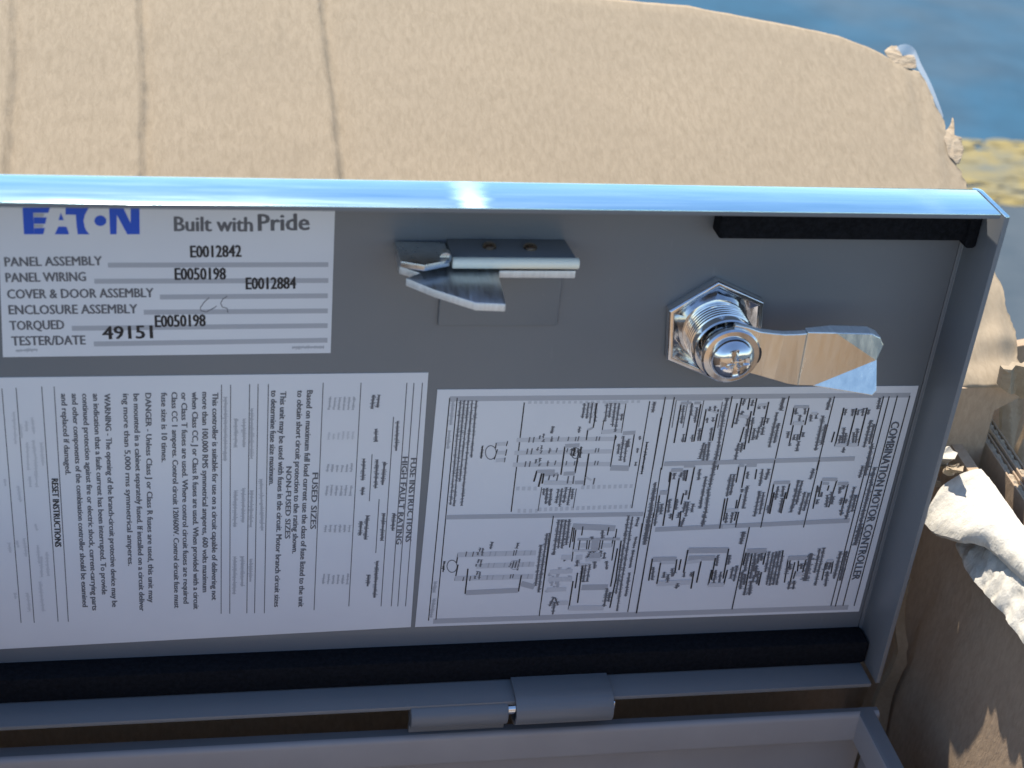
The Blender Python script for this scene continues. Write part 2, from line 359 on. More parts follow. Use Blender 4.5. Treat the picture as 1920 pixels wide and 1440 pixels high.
PRINT_3 = """L2 -161 -164 2642 -175 167|L2 -147 -1784 2595 -1804 200|L0 -162 -157 -177 -1778 32|L0 -119 -157 -131 -1772 32|S2 -141 -167 -144 -341 140|S2 -147 -379 -149 -503 142|S1 -98 -177 -104 -902 103|S1 -77 -177 -83 -912 104|S1 -54 -177 -61 -736 103|S1 -31 -178 -36 -910 103|S1 -7 -178 -5 -568 103|L0 273 -194 268 -964 35|S0 54 -488 53 -576 96|L1 139 -535 138 -556 26|L1 138 -556 130 -573 28|L1 130 -573 118 -582 31|L1 118 -582 104 -582 30|L1 104 -582 90 -572 28|L1 90 -572 80 -555 25|L1 80 -555 75 -534 25|L1 75 -534 76 -513 26|L1 76 -513 84 -496 27|L1 84 -496 96 -487 31|L1 96 -487 110 -488 30|L1 110 -488 124 -497 27|L1 124 -497 134 -514 25|L1 134 -514 139 -535 25|L0 134 -468 132 -506 32|L0 145 -513 132 -584 33|L0 200 -457 195 -491 33|L0 200 -514 196 -559 33|L0 196 -572 193 -605 33|L3 140 -477 189 -475 131|L3 146 -537 195 -537 131|L3 142 -591 192 -588 133|L3 253 -451 841 -454 150|L3 248 -541 835 -542 152|L3 247 -624 839 -633 154|L1 329 -432 326 -470 39|L1 355 -431 352 -471 40|S1 390 -421 386 -447 102|S1 411 -412 409 -441 99|S1 414 -449 409 -468 102|S1 462 -442 459 -468 100|L1 461 -429 459 -461 36|L1 503 -430 498 -462 37|L1 562 -434 559 -463 37|L1 606 -435 604 -465 37|L1 623 -433 619 -466 38|L1 732 -435 729 -466 37|L1 749 -437 747 -465 37|L1 325 -512 322 -551 40|L1 352 -511 348 -552 41|S1 387 -502 382 -528 102|S1 408 -492 405 -522 99|S1 410 -529 405 -549 104|S1 458 -523 455 -549 101|L1 458 -510 456 -542 37|L1 502 -511 497 -543 37|L1 565 -515 562 -544 36|L1 612 -516 610 -547 37|L1 629 -514 625 -547 38|L1 737 -517 734 -548 37|L1 754 -518 752 -547 37|L1 323 -601 320 -641 39|L1 349 -601 346 -641 40|S1 385 -591 380 -617 102|S1 406 -582 403 -611 101|S1 408 -619 403 -639 104|S1 457 -612 454 -639 102|L1 456 -599 454 -632 37|L1 503 -600 498 -633 38|L1 569 -605 567 -635 36|L1 619 -606 617 -637 37|L1 636 -604 632 -637 38|L1 744 -607 741 -639 38|L1 761 -609 759 -638 37|S1 461 -362 455 -403 118|S1 460 -365 454 -409 117|S1 621 -367 618 -409 117|L3 296 -195 315 -194 91|L3 329 -195 348 -194 91|L3 361 -196 380 -195 91|L3 394 -196 413 -195 91|L3 427 -196 446 -195 92|L3 395 -196 413 -196 91|L3 429 -196 446 -196 91|L3 463 -196 480 -196 92|L3 497 -196 514 -196 91|L3 531 -196 548 -196 92|L3 565 -196 582 -196 91|L3 599 -197 616 -196 92|L3 633 -197 650 -196 91|L3 667 -197 685 -196 92|L3 701 -197 719 -196 91|L3 736 -197 753 -196 92|L3 770 -197 788 -197 92|L3 804 -197 822 -197 92|L3 839 -197 856 -197 92|L3 873 -197 891 -197 92|L3 908 -197 925 -197 92|L3 942 -197 960 -197 92|L3 680 -797 698 -797 138|L3 713 -797 731 -796 138|L3 746 -797 764 -796 138|L3 779 -797 797 -796 138|L3 812 -797 830 -796 139|L3 845 -797 864 -796 138|L3 879 -797 897 -796 139|L3 912 -797 930 -796 139|L3 945 -796 964 -796 139|L3 979 -796 997 -796 139|L3 283 -795 303 -795 136|L3 318 -796 338 -796 137|L3 353 -797 372 -797 136|L3 388 -798 407 -797 136|L3 435 -953 453 -952 140|L3 468 -953 486 -952 140|L3 501 -952 519 -951 140|L3 534 -952 552 -951 141|L3 567 -952 585 -951 140|L3 600 -951 619 -950 140|L3 634 -951 652 -950 140|L3 667 -950 685 -950 141|L3 700 -950 718 -949 141|L3 733 -950 752 -949 140|L3 767 -949 785 -949 141|L3 800 -949 818 -948 141|L3 833 -949 852 -948 141|L3 867 -948 885 -948 141|L3 900 -948 919 -947 141|L3 934 -948 952 -947 141|L3 968 -947 986 -946 141|L3 1001 -947 1020 -946 142|L3 307 -958 324 -957 140|L3 342 -959 359 -958 139|L3 378 -960 395 -959 140|L3 413 -961 430 -960 140|S1 630 -206 628 -307 115|S1 653 -203 653 -310 115|S1 676 -203 676 -343 115|S1 699 -206 705 -330 114|L0 705 -286 701 -375 40|L0 670 -388 670 -459 40|L0 704 -207 700 -286 39|L2 670 -389 699 -375 76|L0 759 -319 758 -418 29|L0 877 -209 876 -414 30|L3 756 -405 876 -398 153|L3 748 -204 875 -203 110|S1 765 -207 766 -332 114|S1 788 -208 788 -306 115|S1 813 -208 816 -368 116|S1 837 -208 837 -404 116|S1 863 -282 864 -327 116|L0 843 -426 841 -653 37|L0 957 -425 957 -656 37|L0 850 -436 845 -462 38|L2 887 -416 962 -412 133|L2 841 -660 957 -666 194|S1 873 -492 875 -561 118|S1 894 -437 895 -611 117|S1 919 -470 921 -622 118|S1 929 -457 928 -516 118|S1 993 -524 992 -557 120|S1 994 -623 993 -650 122|S1 994 -439 995 -465 117|L0 546 -502 544 -702 46|L0 635 -523 628 -694 47|L0 697 -554 695 -783 47|L2 547 -498 633 -494 133|L2 560 -696 628 -694 137|L2 443 -700 527 -698 116|L2 636 -761 692 -761 137|L3 449 -756 619 -764 156|S0 590 -516 591 -568 116|S0 606 -513 605 -568 117|S0 645 -504 646 -582 116|L1 639 -549 639 -566 28|L1 639 -566 633 -580 29|L1 633 -580 624 -587 31|L1 624 -587 613 -587 30|L1 613 -587 602 -579 28|L1 602 -579 593 -565 26|L1 593 -565 589 -548 24|L1 589 -548 589 -531 27|L1 589 -531 595 -518 29|L1 595 -518 604 -510 31|L1 604 -510 615 -511 31|L1 615 -511 626 -518 27|L1 626 -518 635 -532 26|L1 635 -532 639 -549 25|L1 477 -704 472 -740 44|L1 504 -698 501 -718 45|L1 527 -698 523 -745 43|L1 592 -713 590 -767 44|L1 625 -711 625 -771 44|L1 754 -731 751 -778 45|L3 699 -723 736 -747 71|L0 396 -669 385 -748 54|L0 427 -689 417 -786 54|L0 439 -690 437 -763 53|L2 397 -675 504 -675 116|L1 437 -790 432 -962 29|L1 651 -805 647 -948 29|S1 452 -797 452 -847 117|S1 472 -797 473 -912 117|S1 498 -805 497 -926 118|S1 471 -804 473 -905 116|S1 496 -804 498 -926 116|S1 541 -806 539 -910 119|S1 563 -800 561 -935 118|S1 588 -794 584 -908 119|S1 614 -794 609 -926 119|S1 630 -808 630 -883 119|L0 1019 -195 1014 -959 31|L0 1104 -311 1103 -1035 32|L0 1156 -667 1162 -1037 32|S1 1049 -202 1047 -272 136|S0 1043 -482 1041 -711 102|S1 1136 -774 1139 -1036 123|L2 -124 -991 1091 -1006 160|L0 521 -1128 524 -1775 28|S2 -155 -1474 -160 -1556 136|S2 -154 -1607 -164 -1754 138|S0 -111 -1320 -113 -1401 101|L1 -29 -1360 -31 -1381 26|L1 -31 -1381 -38 -1397 28|L1 -38 -1397 -50 -1405 30|L1 -50 -1405 -64 -1405 30|L1 -64 -1405 -77 -1395 28|L1 -77 -1395 -87 -1378 25|L1 -87 -1378 -92 -1358 24|L1 -92 -1358 -90 -1338 25|L1 -90 -1338 -83 -1322 28|L1 -83 -1322 -71 -1313 30|L1 -71 -1313 -57 -1314 31|L1 -57 -1314 -44 -1323 28|L1 -44 -1323 -34 -1340 25|L1 -34 -1340 -29 -1360 24|L0 -30 -1261 -35 -1335 38|L0 -24 -1348 -35 -1470 38|L3 -32 -1274 452 -1277 184|L2 170 -1257 165 -1291 38|L2 202 -1258 198 -1292 38|L2 268 -1259 263 -1292 39|L2 382 -1259 377 -1293 39|L2 422 -1257 417 -1292 40|S1 104 -1227 99 -1254 105|S1 120 -1230 117 -1286 102|S1 92 -1260 90 -1281 104|L3 91 -1365 451 -1364 186|L2 167 -1343 162 -1378 38|L2 200 -1345 195 -1379 38|L2 266 -1346 261 -1380 40|L2 380 -1346 376 -1380 39|L2 421 -1344 416 -1380 40|S1 101 -1313 96 -1341 106|S1 117 -1317 114 -1372 102|S1 89 -1347 87 -1368 104|L3 -36 -1454 453 -1459 188|L2 167 -1437 163 -1472 39|L2 201 -1439 196 -1473 38|L2 267 -1440 262 -1474 39|L2 382 -1440 377 -1475 40|L2 422 -1438 417 -1474 40|S1 102 -1406 96 -1434 106|S1 117 -1410 114 -1467 103|S1 89 -1440 87 -1462 104|L1 21 -1251 17 -1288 38|L1 64 -1253 59 -1290 38|L1 19 -1444 14 -1475 39|L1 61 -1439 57 -1477 38|L1 315 -1253 312 -1293 38|L1 330 -1250 325 -1291 38|L1 312 -1437 308 -1468 39|L1 327 -1435 323 -1466 40|L1 304 -1349 294 -1380 56|L1 321 -1337 313 -1387 53|L1 338 -1331 331 -1387 52|L1 355 -1320 348 -1407 52|L2 357 -1367 355 -1381 25|L2 355 -1381 348 -1393 27|L2 348 -1393 336 -1399 30|L2 336 -1399 322 -1399 29|L2 322 -1399 309 -1392 27|L2 309 -1392 300 -1379 24|L2 300 -1379 295 -1364 23|L2 295 -1364 297 -1349 25|L2 297 -1349 304 -1338 28|L2 304 -1338 316 -1331 30|L2 316 -1331 330 -1332 29|L2 330 -1332 342 -1339 27|L2 342 -1339 352 -1351 24|L2 352 -1351 357 -1367 23|S1 173 -1186 165 -1238 122|S1 333 -1198 327 -1238 124|L0 39 -1382 37 -1577 44|L0 377 -1446 371 -1573 45|L2 41 -1568 368 -1563 191|L2 381 -1510 469 -1542 203|L2 60 -1556 58 -1578 24|L2 77 -1556 75 -1578 24|L2 94 -1556 92 -1578 24|L2 111 -1556 109 -1578 24|L2 128 -1556 125 -1579 24|L2 144 -1557 142 -1579 25|L2 161 -1557 159 -1579 25|L2 178 -1557 176 -1579 24|L2 195 -1557 193 -1579 24|L2 212 -1557 210 -1579 25|L2 229 -1557 227 -1579 24|L2 246 -1557 244 -1579 25|L2 263 -1557 261 -1580 25|L2 280 -1557 277 -1580 24|L2 296 -1558 294 -1580 25|L2 313 -1558 311 -1580 25|L2 330 -1558 328 -1580 25|L2 347 -1558 345 -1580 24|S1 477 -1219 476 -1533 138|S1 506 -1134 499 -1585 139|L0 531 -1001 523 -1768 31|S1 568 -1032 564 -1297 138|S1 588 -1033 587 -1248 138|S1 611 -1034 610 -1248 138|S1 634 -1031 635 -1225 137|L2 660 -1084 929 -1108 222|L0 661 -1090 658 -1244 38|L0 671 -1096 673 -1201 39|L0 683 -1109 685 -1351 38|L0 724 -1086 724 -1154 38|L0 889 -1098 886 -1159 38|L0 940 -1112 940 -1355 39|L0 929 -1173 923 -1248 40|L2 702 -1184 970 -1190 102|L3 707 -1230 925 -1238 165|L3 681 -1267 795 -1274 102|P2 793 -1196 837 -1195 842 -1282 796 -1280|L0 764 -1192 767 -1261 35|L0 780 -1193 779 -1261 35|L0 847 -1195 846 -1270 35|L0 863 -1196 861 -1264 36|L0 718 -1190 717 -1265 35|S1 796 -1280 794 -1305 144|S1 816 -1281 814 -1306 143|S1 862 -1277 860 -1320 143|S1 788 -1299 777 -1336 153|S1 887 -1290 886 -1340 143|S1 909 -1360 915 -1424 139|S1 637 -1306 636 -1349 139|S1 721 -1328 721 -1391 141|S1 833 -1332 835 -1414 140|S1 792 -1168 792 -1187 140|S1 853 -1121 856 -1183 139|L3 708 -1324 749 -1321 189|L3 615 -1317 682 -1320 187|L3 772 -1342 865 -1343 147|L2 794 -1312 862 -1311 208|L3 735 -1379 803 -1381 126|S1 759 -1386 760 -1500 124|S1 777 -1380 777 -1514 124|S1 803 -1381 801 -1515 124|L0 980 -1203 985 -1504 46|L0 964 -1262 958 -1560 46|L0 985 -1504 975 -1731 48|L0 757 -1392 760 -1681 46|L0 732 -1442 731 -1563 45|L0 711 -1505 708 -1731 46|L2 772 -1559 940 -1563 214|L3 634 -1675 697 -1678 172|L3 707 -1721 935 -1729 196|S1 939 -1573 936 -1719 163|S1 962 -1606 958 -1677 166|S2 556 -1435 553 -1460 162|S2 579 -1461 577 -1537 159|S2 613 -1399 602 -1526 162|S2 554 -1568 554 -1588 160|S2 593 -1538 592 -1583 159|S2 615 -1507 615 -1558 158|S2 671 -1401 668 -1426 162|S2 683 -1465 676 -1497 168|L3 551 -1485 702 -1492 168|L3 549 -1568 674 -1567 171|L3 555 -1428 699 -1428 168|S1 602 -1629 581 -1699 155|S1 611 -1635 636 -1695 133|S1 612 -1668 609 -1766 143|S1 1001 -1016 1001 -1621 124|S1 1028 -1023 1024 -1759 125|S1 1072 -1178 1066 -1265 127|S1 1068 -1278 1063 -1417 128|S1 1068 -1456 1067 -1643 128|S1 1067 -1030 1059 -1097 128|L0 1101 -994 1097 -1770 32|L0 1158 -996 1158 -1779 33|S1 1136 -1008 1133 -1237 143|L0 1109 -166 1104 -679 34|L0 1164 -169 1161 -681 35|L0 1517 -167 1513 -689 35|L0 1872 -171 1869 -698 36|L1 1179 -189 1181 -382 26|L1 1251 -190 1248 -384 27|L1 1348 -192 1345 -380 28|L1 1464 -206 1465 -388 28|L0 1212 -222 1210 -490 45|L0 1279 -213 1277 -486 44|L0 1333 -219 1332 -482 45|L0 1372 -254 1370 -478 45|L0 1447 -258 1446 -479 45|L2 1179 -184 1465 -186 93|L2 1210 -211 1274 -211 94|L2 1292 -212 1331 -211 94|L3 1374 -255 1450 -283 71|S1 1230 -227 1234 -353 118|S1 1314 -244 1316 -349 119|S1 1261 -430 1263 -486 119|S1 1316 -436 1319 -482 119|S1 1356 -391 1356 -478 121|S1 1394 -240 1394 -270 119|S1 1424 -235 1425 -270 119|S1 1390 -315 1392 -351 119|S1 1426 -316 1427 -346 119|S1 1277 -228 1285 -298 116|S1 1429 -387 1431 -479 120|S1 1395 -494 1388 -608 142|S1 1410 -504 1412 -645 139|S1 1430 -489 1436 -635 139|S1 1491 -181 1485 -307 156|S1 1485 -307 1489 -491 155|S1 1491 -491 1490 -689 159|L0 1557 -217 1553 -389 45|L0 1579 -180 1576 -313 46|L0 1629 -183 1630 -263 45|L0 1672 -184 1673 -305 45|L0 1751 -210 1750 -377 45|L0 1629 -385 1621 -493 46|L0 1654 -274 1657 -546 46|L0 1676 -371 1677 -500 46|S1 1599 -188 1593 -233 143|S1 1653 -193 1648 -238 143|S1 1600 -273 1594 -303 145|S1 1577 -308 1573 -364 142|S1 1641 -314 1644 -380 138|S1 1674 -320 1674 -371 140|S1 1735 -321 1734 -387 142|S1 1697 -234 1699 -259 137|S1 1729 -224 1733 -260 136|S1 1697 -397 1698 -479 140|S1 1725 -387 1722 -475 143|S1 1750 -387 1751 -444 140|S1 1768 -326 1768 -362 141|S1 1615 -498 1613 -576 143|S1 1638 -499 1638 -566 142|S1 1613 -576 1617 -639 140|S1 1650 -401 1654 -473 139|S1 1817 -286 1813 -534 143|S1 1843 -363 1840 -503 144|S1 1841 -186 1839 -272 142|L3 1589 -308 1644 -314 113|L3 1692 -232 1741 -227 96|L2 1172 -639 2384 -628 159|L2 1186 -1126 2451 -1098 169|L0 2158 -178 2152 -706 35|L0 2472 -180 2470 -1784 37|L0 2508 -181 2502 -1791 37|L0 2560 -177 2554 -1788 37|L0 2640 -178 2633 -1793 37|L0 1918 -253 1920 -375 43|L0 2012 -255 2011 -377 42|L0 1937 -354 1938 -505 42|L0 1995 -345 1996 -484 43|L2 1917 -248 2011 -247 96|L3 1934 -362 2001 -366 135|S1 1933 -259 1937 -301 138|S1 1990 -260 1996 -302 137|S1 1968 -307 1970 -350 142|S1 1917 -424 1918 -467 142|S1 1957 -446 1960 -484 141|S1 1979 -446 1983 -489 141|S1 2012 -431 2012 -463 145|S1 1996 -495 1994 -566 146|S1 2036 -303 2041 -351 139|S1 2069 -298 2071 -335 141|S1 1941 -510 1940 -527 149|L3 2035 -295 2073 -295 97|S1 1838 -184 1836 -268 160|S1 2136 -188 2130 -272 165|S1 2115 -315 2115 -563 164|S1 2144 -374 2145 -520 164|L0 2235 -258 2235 -533 48|L0 2317 -262 2315 -534 48|L0 2384 -260 2384 -536 49|L0 2211 -429 2207 -505 48|S1 2251 -269 2251 -312 146|S1 2297 -270 2300 -318 143|S1 2334 -276 2333 -313 149|S1 2363 -265 2365 -319 146|S1 2400 -276 2399 -309 146|S1 2255 -457 2258 -517 145|S1 2268 -403 2277 -512 144|S1 2288 -441 2291 -512 147|S1 2338 -437 2347 -513 142|S1 2356 -410 2364 -513 146|S1 2296 -523 2297 -583 148|S1 2317 -496 2317 -529 148|L3 2236 -527 2309 -529 140|L3 2323 -526 2382 -527 139|S1 2428 -352 2426 -547 168|S1 2456 -379 2454 -521 169|S1 2453 -192 2452 -272 166|S1 2476 -521 2480 -714 187|S1 1137 -783 1130 -1076 159|S1 1127 -1086 1132 -1238 159|L0 1225 -703 1231 -1099 46|L0 1281 -743 1283 -1058 46|L0 1365 -662 1363 -905 46|L0 1325 -686 1325 -768 46|L0 1218 -698 1221 -771 45|L0 1176 -868 1178 -1097 46|L0 1330 -991 1335 -1108 46|L0 1326 -857 1322 -941 47|L2 1222 -686 1295 -685 119|L2 1298 -658 1365 -660 98|L2 1175 -848 1224 -849 160|S1 1247 -708 1247 -752 139|S1 1290 -704 1287 -738 144|S1 1309 -690 1312 -763 138|S1 1402 -683 1404 -761 141|S1 1449 -737 1449 -885 143|S1 1447 -885 1449 -975 142|S1 1200 -933 1203 -1008 140|S1 1246 -899 1250 -999 140|S1 1271 -1010 1268 -1045 146|S1 1291 -901 1294 -980 140|S1 1319 -1001 1318 -1041 143|S1 1349 -922 1344 -1002 145|S1 1366 -923 1366 -1033 143|S1 1400 -939 1399 -999 144|S1 1359 -1043 1348 -1108 151|S1 1342 -838 1341 -872 143|S1 1176 -922 1180 -997 138|S1 1175 -1007 1178 -1087 140|S1 1486 -622 1485 -817 161|S1 1482 -827 1490 -1007 160|S1 1488 -1006 1484 -1113 165|L0 1646 -669 1648 -787 43|L0 1690 -665 1691 -827 43|L0 1763 -691 1766 -765 43|L0 1695 -872 1687 -1074 44|L0 1614 -900 1615 -1071 43|L0 1597 -904 1601 -1132 44|L0 1703 -1008 1702 -1125 45|L0 1677 -917 1680 -1012 44|L2 1645 -662 1679 -663 99|L2 1692 -661 1758 -662 119|S1 1605 -727 1606 -890 143|S1 1627 -727 1628 -880 144|S1 1711 -710 1713 -759 143|S1 1727 -814 1727 -984 146|S1 1697 -838 1697 -862 145|S1 1629 -1016 1633 -1092 143|S1 1667 -1012 1666 -1093 147|S1 1802 -692 1805 -816 145|S1 1842 -693 1835 -772 149|S1 1812 -856 1812 -1047 147|S1 1840 -866 1843 -1028 146|L3 1621 -995 1699 -993 125|L3 1620 -1117 1699 -1120 125|L0 1868 -626 1869 -1133 35|L0 2156 -633 2153 -1142 35|L0 1894 -804 1898 -1024 47|L0 1908 -866 1909 -1030 49|L0 1997 -801 1996 -919 49|L0 1984 -868 1982 -1027 48|L2 1892 -795 1997 -795 123|S1 1926 -821 1926 -923 147|S1 1960 -822 1966 -901 145|S1 1893 -967 1896 -1024 146|S1 1970 -913 1971 -1021 149|S1 2050 -780 2046 -1023 150|S1 2075 -786 2070 -961 151|S1 2109 -871 2104 -1042 151|S1 2135 -878 2130 -1014 152|S1 2131 -698 2125 -776 153|L0 2183 -823 2187 -999 45|L0 2203 -790 2205 -908 44|L0 2301 -786 2289 -991 46|L0 2381 -817 2382 -993 45|L0 2257 -825 2255 -864 46|L2 2203 -778 2302 -781 123|L2 2314 -812 2381 -814 124|L2 2214 -807 2254 -811 101|S1 2195 -834 2193 -874 152|S1 2223 -875 2220 -909 155|S1 2205 -931 2202 -965 155|S1 2262 -898 2274 -990 145|S1 2288 -876 2292 -968 150|S1 2305 -911 2304 -968 152|S1 2334 -838 2337 -889 149|S1 2356 -827 2357 -856 149|S1 2365 -924 2363 -976 154|S1 2396 -931 2396 -965 153|S1 2381 -988 2383 -1057 152|S1 2429 -841 2424 -1087 154|S1 2452 -904 2452 -1030 154|S1 2449 -684 2444 -773 154|S1 2477 -634 2480 -757 170|S1 2531 -697 2531 -1290 175|L0 1158 -1076 1155 -1783 37|L0 1096 -1074 1099 -1465 36|L0 1794 -1128 1793 -1781 39|L2 1204 -1357 1356 -1360 190|L3 1260 -1383 1351 -1384 128|L2 1424 -1295 1687 -1303 212|L2 1434 -1356 1609 -1360 193|L3 1421 -1389 1520 -1377 130|L3 1258 -1548 1476 -1545 197|L0 1200 -1349 1200 -1522 47|L0 1258 -1383 1257 -1551 47|L0 1360 -1361 1363 -1466 47|L0 1387 -1362 1386 -1446 47|L0 1421 -1290 1420 -1468 48|L0 1687 -1290 1690 -1527 49|L0 1611 -1360 1613 -1534 49|L0 1521 -1383 1519 -1552 49|L0 1487 -1460 1489 -1599 48|L0 1602 -1454 1600 -1577 50|L0 1707 -1459 1702 -1576 50|S1 1217 -1418 1221 -1518 144|S1 1293 -1457 1295 -1505 144|S1 1322 -1480 1325 -1543 145|S1 1341 -1433 1348 -1497 142|S1 1425 -1468 1428 -1505 143|S1 1473 -1470 1476 -1502 145|S1 1396 -1552 1389 -1594 157|S1 1625 -1340 1630 -1424 145|S1 1702 -1343 1706 -1416 147|S1 1631 -1456 1633 -1562 149|S1 1667 -1473 1668 -1558 150|S1 1741 -1439 1739 -1529 153|S1 1768 -1429 1765 -1552 153|S1 1767 -1163 1757 -1256 154|S1 1359 -1465 1354 -1492 156|L3 1600 -1574 1703 -1578 154|S1 1139 -1081 1134 -1223 162|L0 1794 -1126 1794 -1617 35|L0 1938 -1318 1938 -1425 50|L0 1849 -1332 1854 -1614 49|L0 1939 -1485 1938 -1593 50|L0 1808 -1325 1805 -1426 49|L0 2052 -1317 2060 -1580 49|L2 1810 -1313 1940 -1315 172|S1 1824 -1331 1824 -1474 170|S1 1869 -1333 1884 -1477 164|S1 1895 -1340 1899 -1417 168|S1 1914 -1335 1920 -1394 166|S1 1871 -1428 1870 -1536 172|S1 1896 -1429 1903 -1525 168|S1 1920 -1478 1918 -1526 174|S1 1810 -1479 1819 -1619 167|S1 1833 -1498 1838 -1583 168|S1 1896 -1513 1893 -1567 176|S1 1854 -1614 1853 -1669 174|S1 1881 -1555 1889 -1670 168|S1 1923 -1526 1923 -1581 173|S1 1962 -1325 1964 -1486 132|S1 1988 -1332 1991 -1590 134|S1 2009 -1327 2012 -1597 134|S1 2031 -1322 2036 -1592 134|S1 2057 -1364 2057 -1593 134|L0 2099 -1390 2110 -1577 46|L0 2114 -1390 2118 -1462 45|L0 2149 -1415 2149 -1572 47|L0 2221 -1394 2217 -1502 48|L0 2172 -1404 2181 -1489 45|L0 2169 -1488 2165 -1549 48|L2 2097 -1381 2219 -1382 175|L3 2179 -1513 2220 -1515 176|S1 2121 -1426 2128 -1475 166|S1 2198 -1429 2201 -1471 170|S1 2147 -1572 2146 -1633 177|S1 2176 -1567 2179 -1634 174|S1 2106 -1450 2107 -1510 173|S1 2247 -1348 2246 -1570 293|S1 2298 -1314 2299 -1506 137|S1 2325 -1309 2325 -1610 137|L0 2360 -1430 2363 -1569 44|L0 2408 -1414 2414 -1517 42|S1 2374 -1424 2366 -1484 185|S1 2395 -1425 2392 -1485 181|S1 2387 -1497 2397 -1620 173|S1 2444 -1343 2443 -1560 178|L3 2367 -1412 2408 -1414 110|S1 2483 -1339 2488 -1574 197|S1 2534 -1128 2530 -1293 198|S1 1760 -1166 1761 -1259 167"""
TEXT_3 = [
    (1, 'COMBINATION MOTOR CONTROLLER', [128.34, -18.19], [128.4, -78.71], 2.61),
]

# ------------------------------------------------------------------ ground
def ground():
    bm = bmesh.new()
    N = 24
    vs = [[bm.verts.new((-8000 + 20000 * i / N, -9000 + 20000 * j / N, -250)) for i in range(N + 1)] for j in range(N + 1)]
    for j in range(N):
        for i in range(N): bm.faces.new((vs[j][i], vs[j][i + 1], vs[j + 1][i + 1], vs[j + 1][i]))
    finish(bm, 'floor', [M['floor']], kind='structure')
    # worn yellow stripe: ragged flakes of paint, 1 mm proud
    bm = bmesh.new()
    rnd = random.Random(3)
    for k in range(3200):
        x = rnd.uniform(-400, 1600); w = max(-62, min(62, rnd.gauss(0, 40)))
        y = 738 + w + 0.02 * (x - 600); r = rnd.uniform(4, 15) * (1.1 - min(abs(w), 70) / 110)
        n = rnd.randint(5, 8)
        ring = []
        for i in range(n):
            a = 2 * math.pi * i / n; q = r * rnd.uniform(.55, 1.25)
            ring.append(bm.verts.new((x + 1.7 * q * math.cos(a), y + q * math.sin(a), -249.7 + k * 0.0004)))
        bm.faces.new(ring)
    finish(bm, 'yellow_marking', [M['yellow']], kind='structure')
ground()

# ------------------------------------------------------------------ cardboard box
BO = (0, 30, -250)
carton = thing('cardboard_box', 'open brown cardboard box with torn side, standing on the blue floor around the grey enclosure', 'box', BO)

def fin(bm, name, mats, parent=carton, **k): return finish(bm, name, mats, parent, BO, **k)

def rough_panel(name, outline, place, thick, mats, step=14, amp=0.6, seed=0, label=None):
    """flat board from a 2-D outline with soft unevenness, place(u, v, h)"""
    bm = bmesh.new()
    f = [bm.verts.new((u, v, 0)) for u, v in outline]
    bm.faces.new(f)
    bmesh.ops.triangulate(bm, faces=bm.faces)
    for _ in range(6):
        es = [e for e in bm.edges if e.calc_length() > step]
        if not es: break
        bmesh.ops.subdivide_edges(bm, edges=es, cuts=1)
        bmesh.ops.triangulate(bm, faces=bm.faces)
    ex = bmesh.ops.extrude_face_region(bm, geom=list(bm.faces))
    top = [g for g in ex['geom'] if isinstance(g, bmesh.types.BMVert)]
    topset = set(top)
    for v in bm.verts:
        h = noise.noise(Vector((v.co.x / 40, v.co.y / 40, seed * 7.3))) * amp + noise.noise(Vector((v.co.x / 13, v.co.y / 13, seed * 3.1))) * amp * .4
        v.co = Vector(place(v.co.x, v.co.y, h + (thick if v in topset else 0)))
    return fin(bm, name, mats, label=label)

ZT = -25
# back wall and the flap folded back from its top
rough_panel('back_panel', [(-215, -246), (180.5, -246), (180.5, -34), (190, -28), (191, ZT), (-215, ZT)], lambda u, v, h: (u, 30 + h, v), 4, [M['kraft']], 30, 1.0, 1)

TOP = [(-215, 163), (-169.2, 166.0), (-90.0, 169.7), (-34.3, 172.3), (23.8, 172.3), (83.5, 168.0), (108.0, 166.6), (144.2, 158.9), (164.5, 154.2), (174.1, 149.6), (181.4, 144.5), (186, 141.0), (205, 130)]
RIGHT = [(0, 189.0), (7.4, 190.9), (24.3, 192.0), (50.6, 192.0), (84.3, 191.9), (97.6, 190.3), (116.3, 190.1), (133.0, 188.1), (141.3, 185.9), (175, 184)]
C1 = [(81, -137.7), (103, -138.2), (128, -137.5), (156, -139.7)]
C2 = [(60, -97.2), (82, -96.5), (113, -95.9), (134, -96.5), (158, -97.8)]
C3 = [(60, -32.6), (82.2, -33.1), (108.3, -33.4), (129.5, -34.7), (161.8, -35.9)]
def interp(tab, t):
    if t <= tab[0][0]: return tab[0][1]
    for (a, p), (b_, q) in zip(tab, tab[1:]):
        if t <= b_: return p + (q - p) * (t - a) / (b_ - a)
    return tab[-1][1]
def sm(t): t = max(0, min(1, t)); return t * t * (3 - 2 * t)

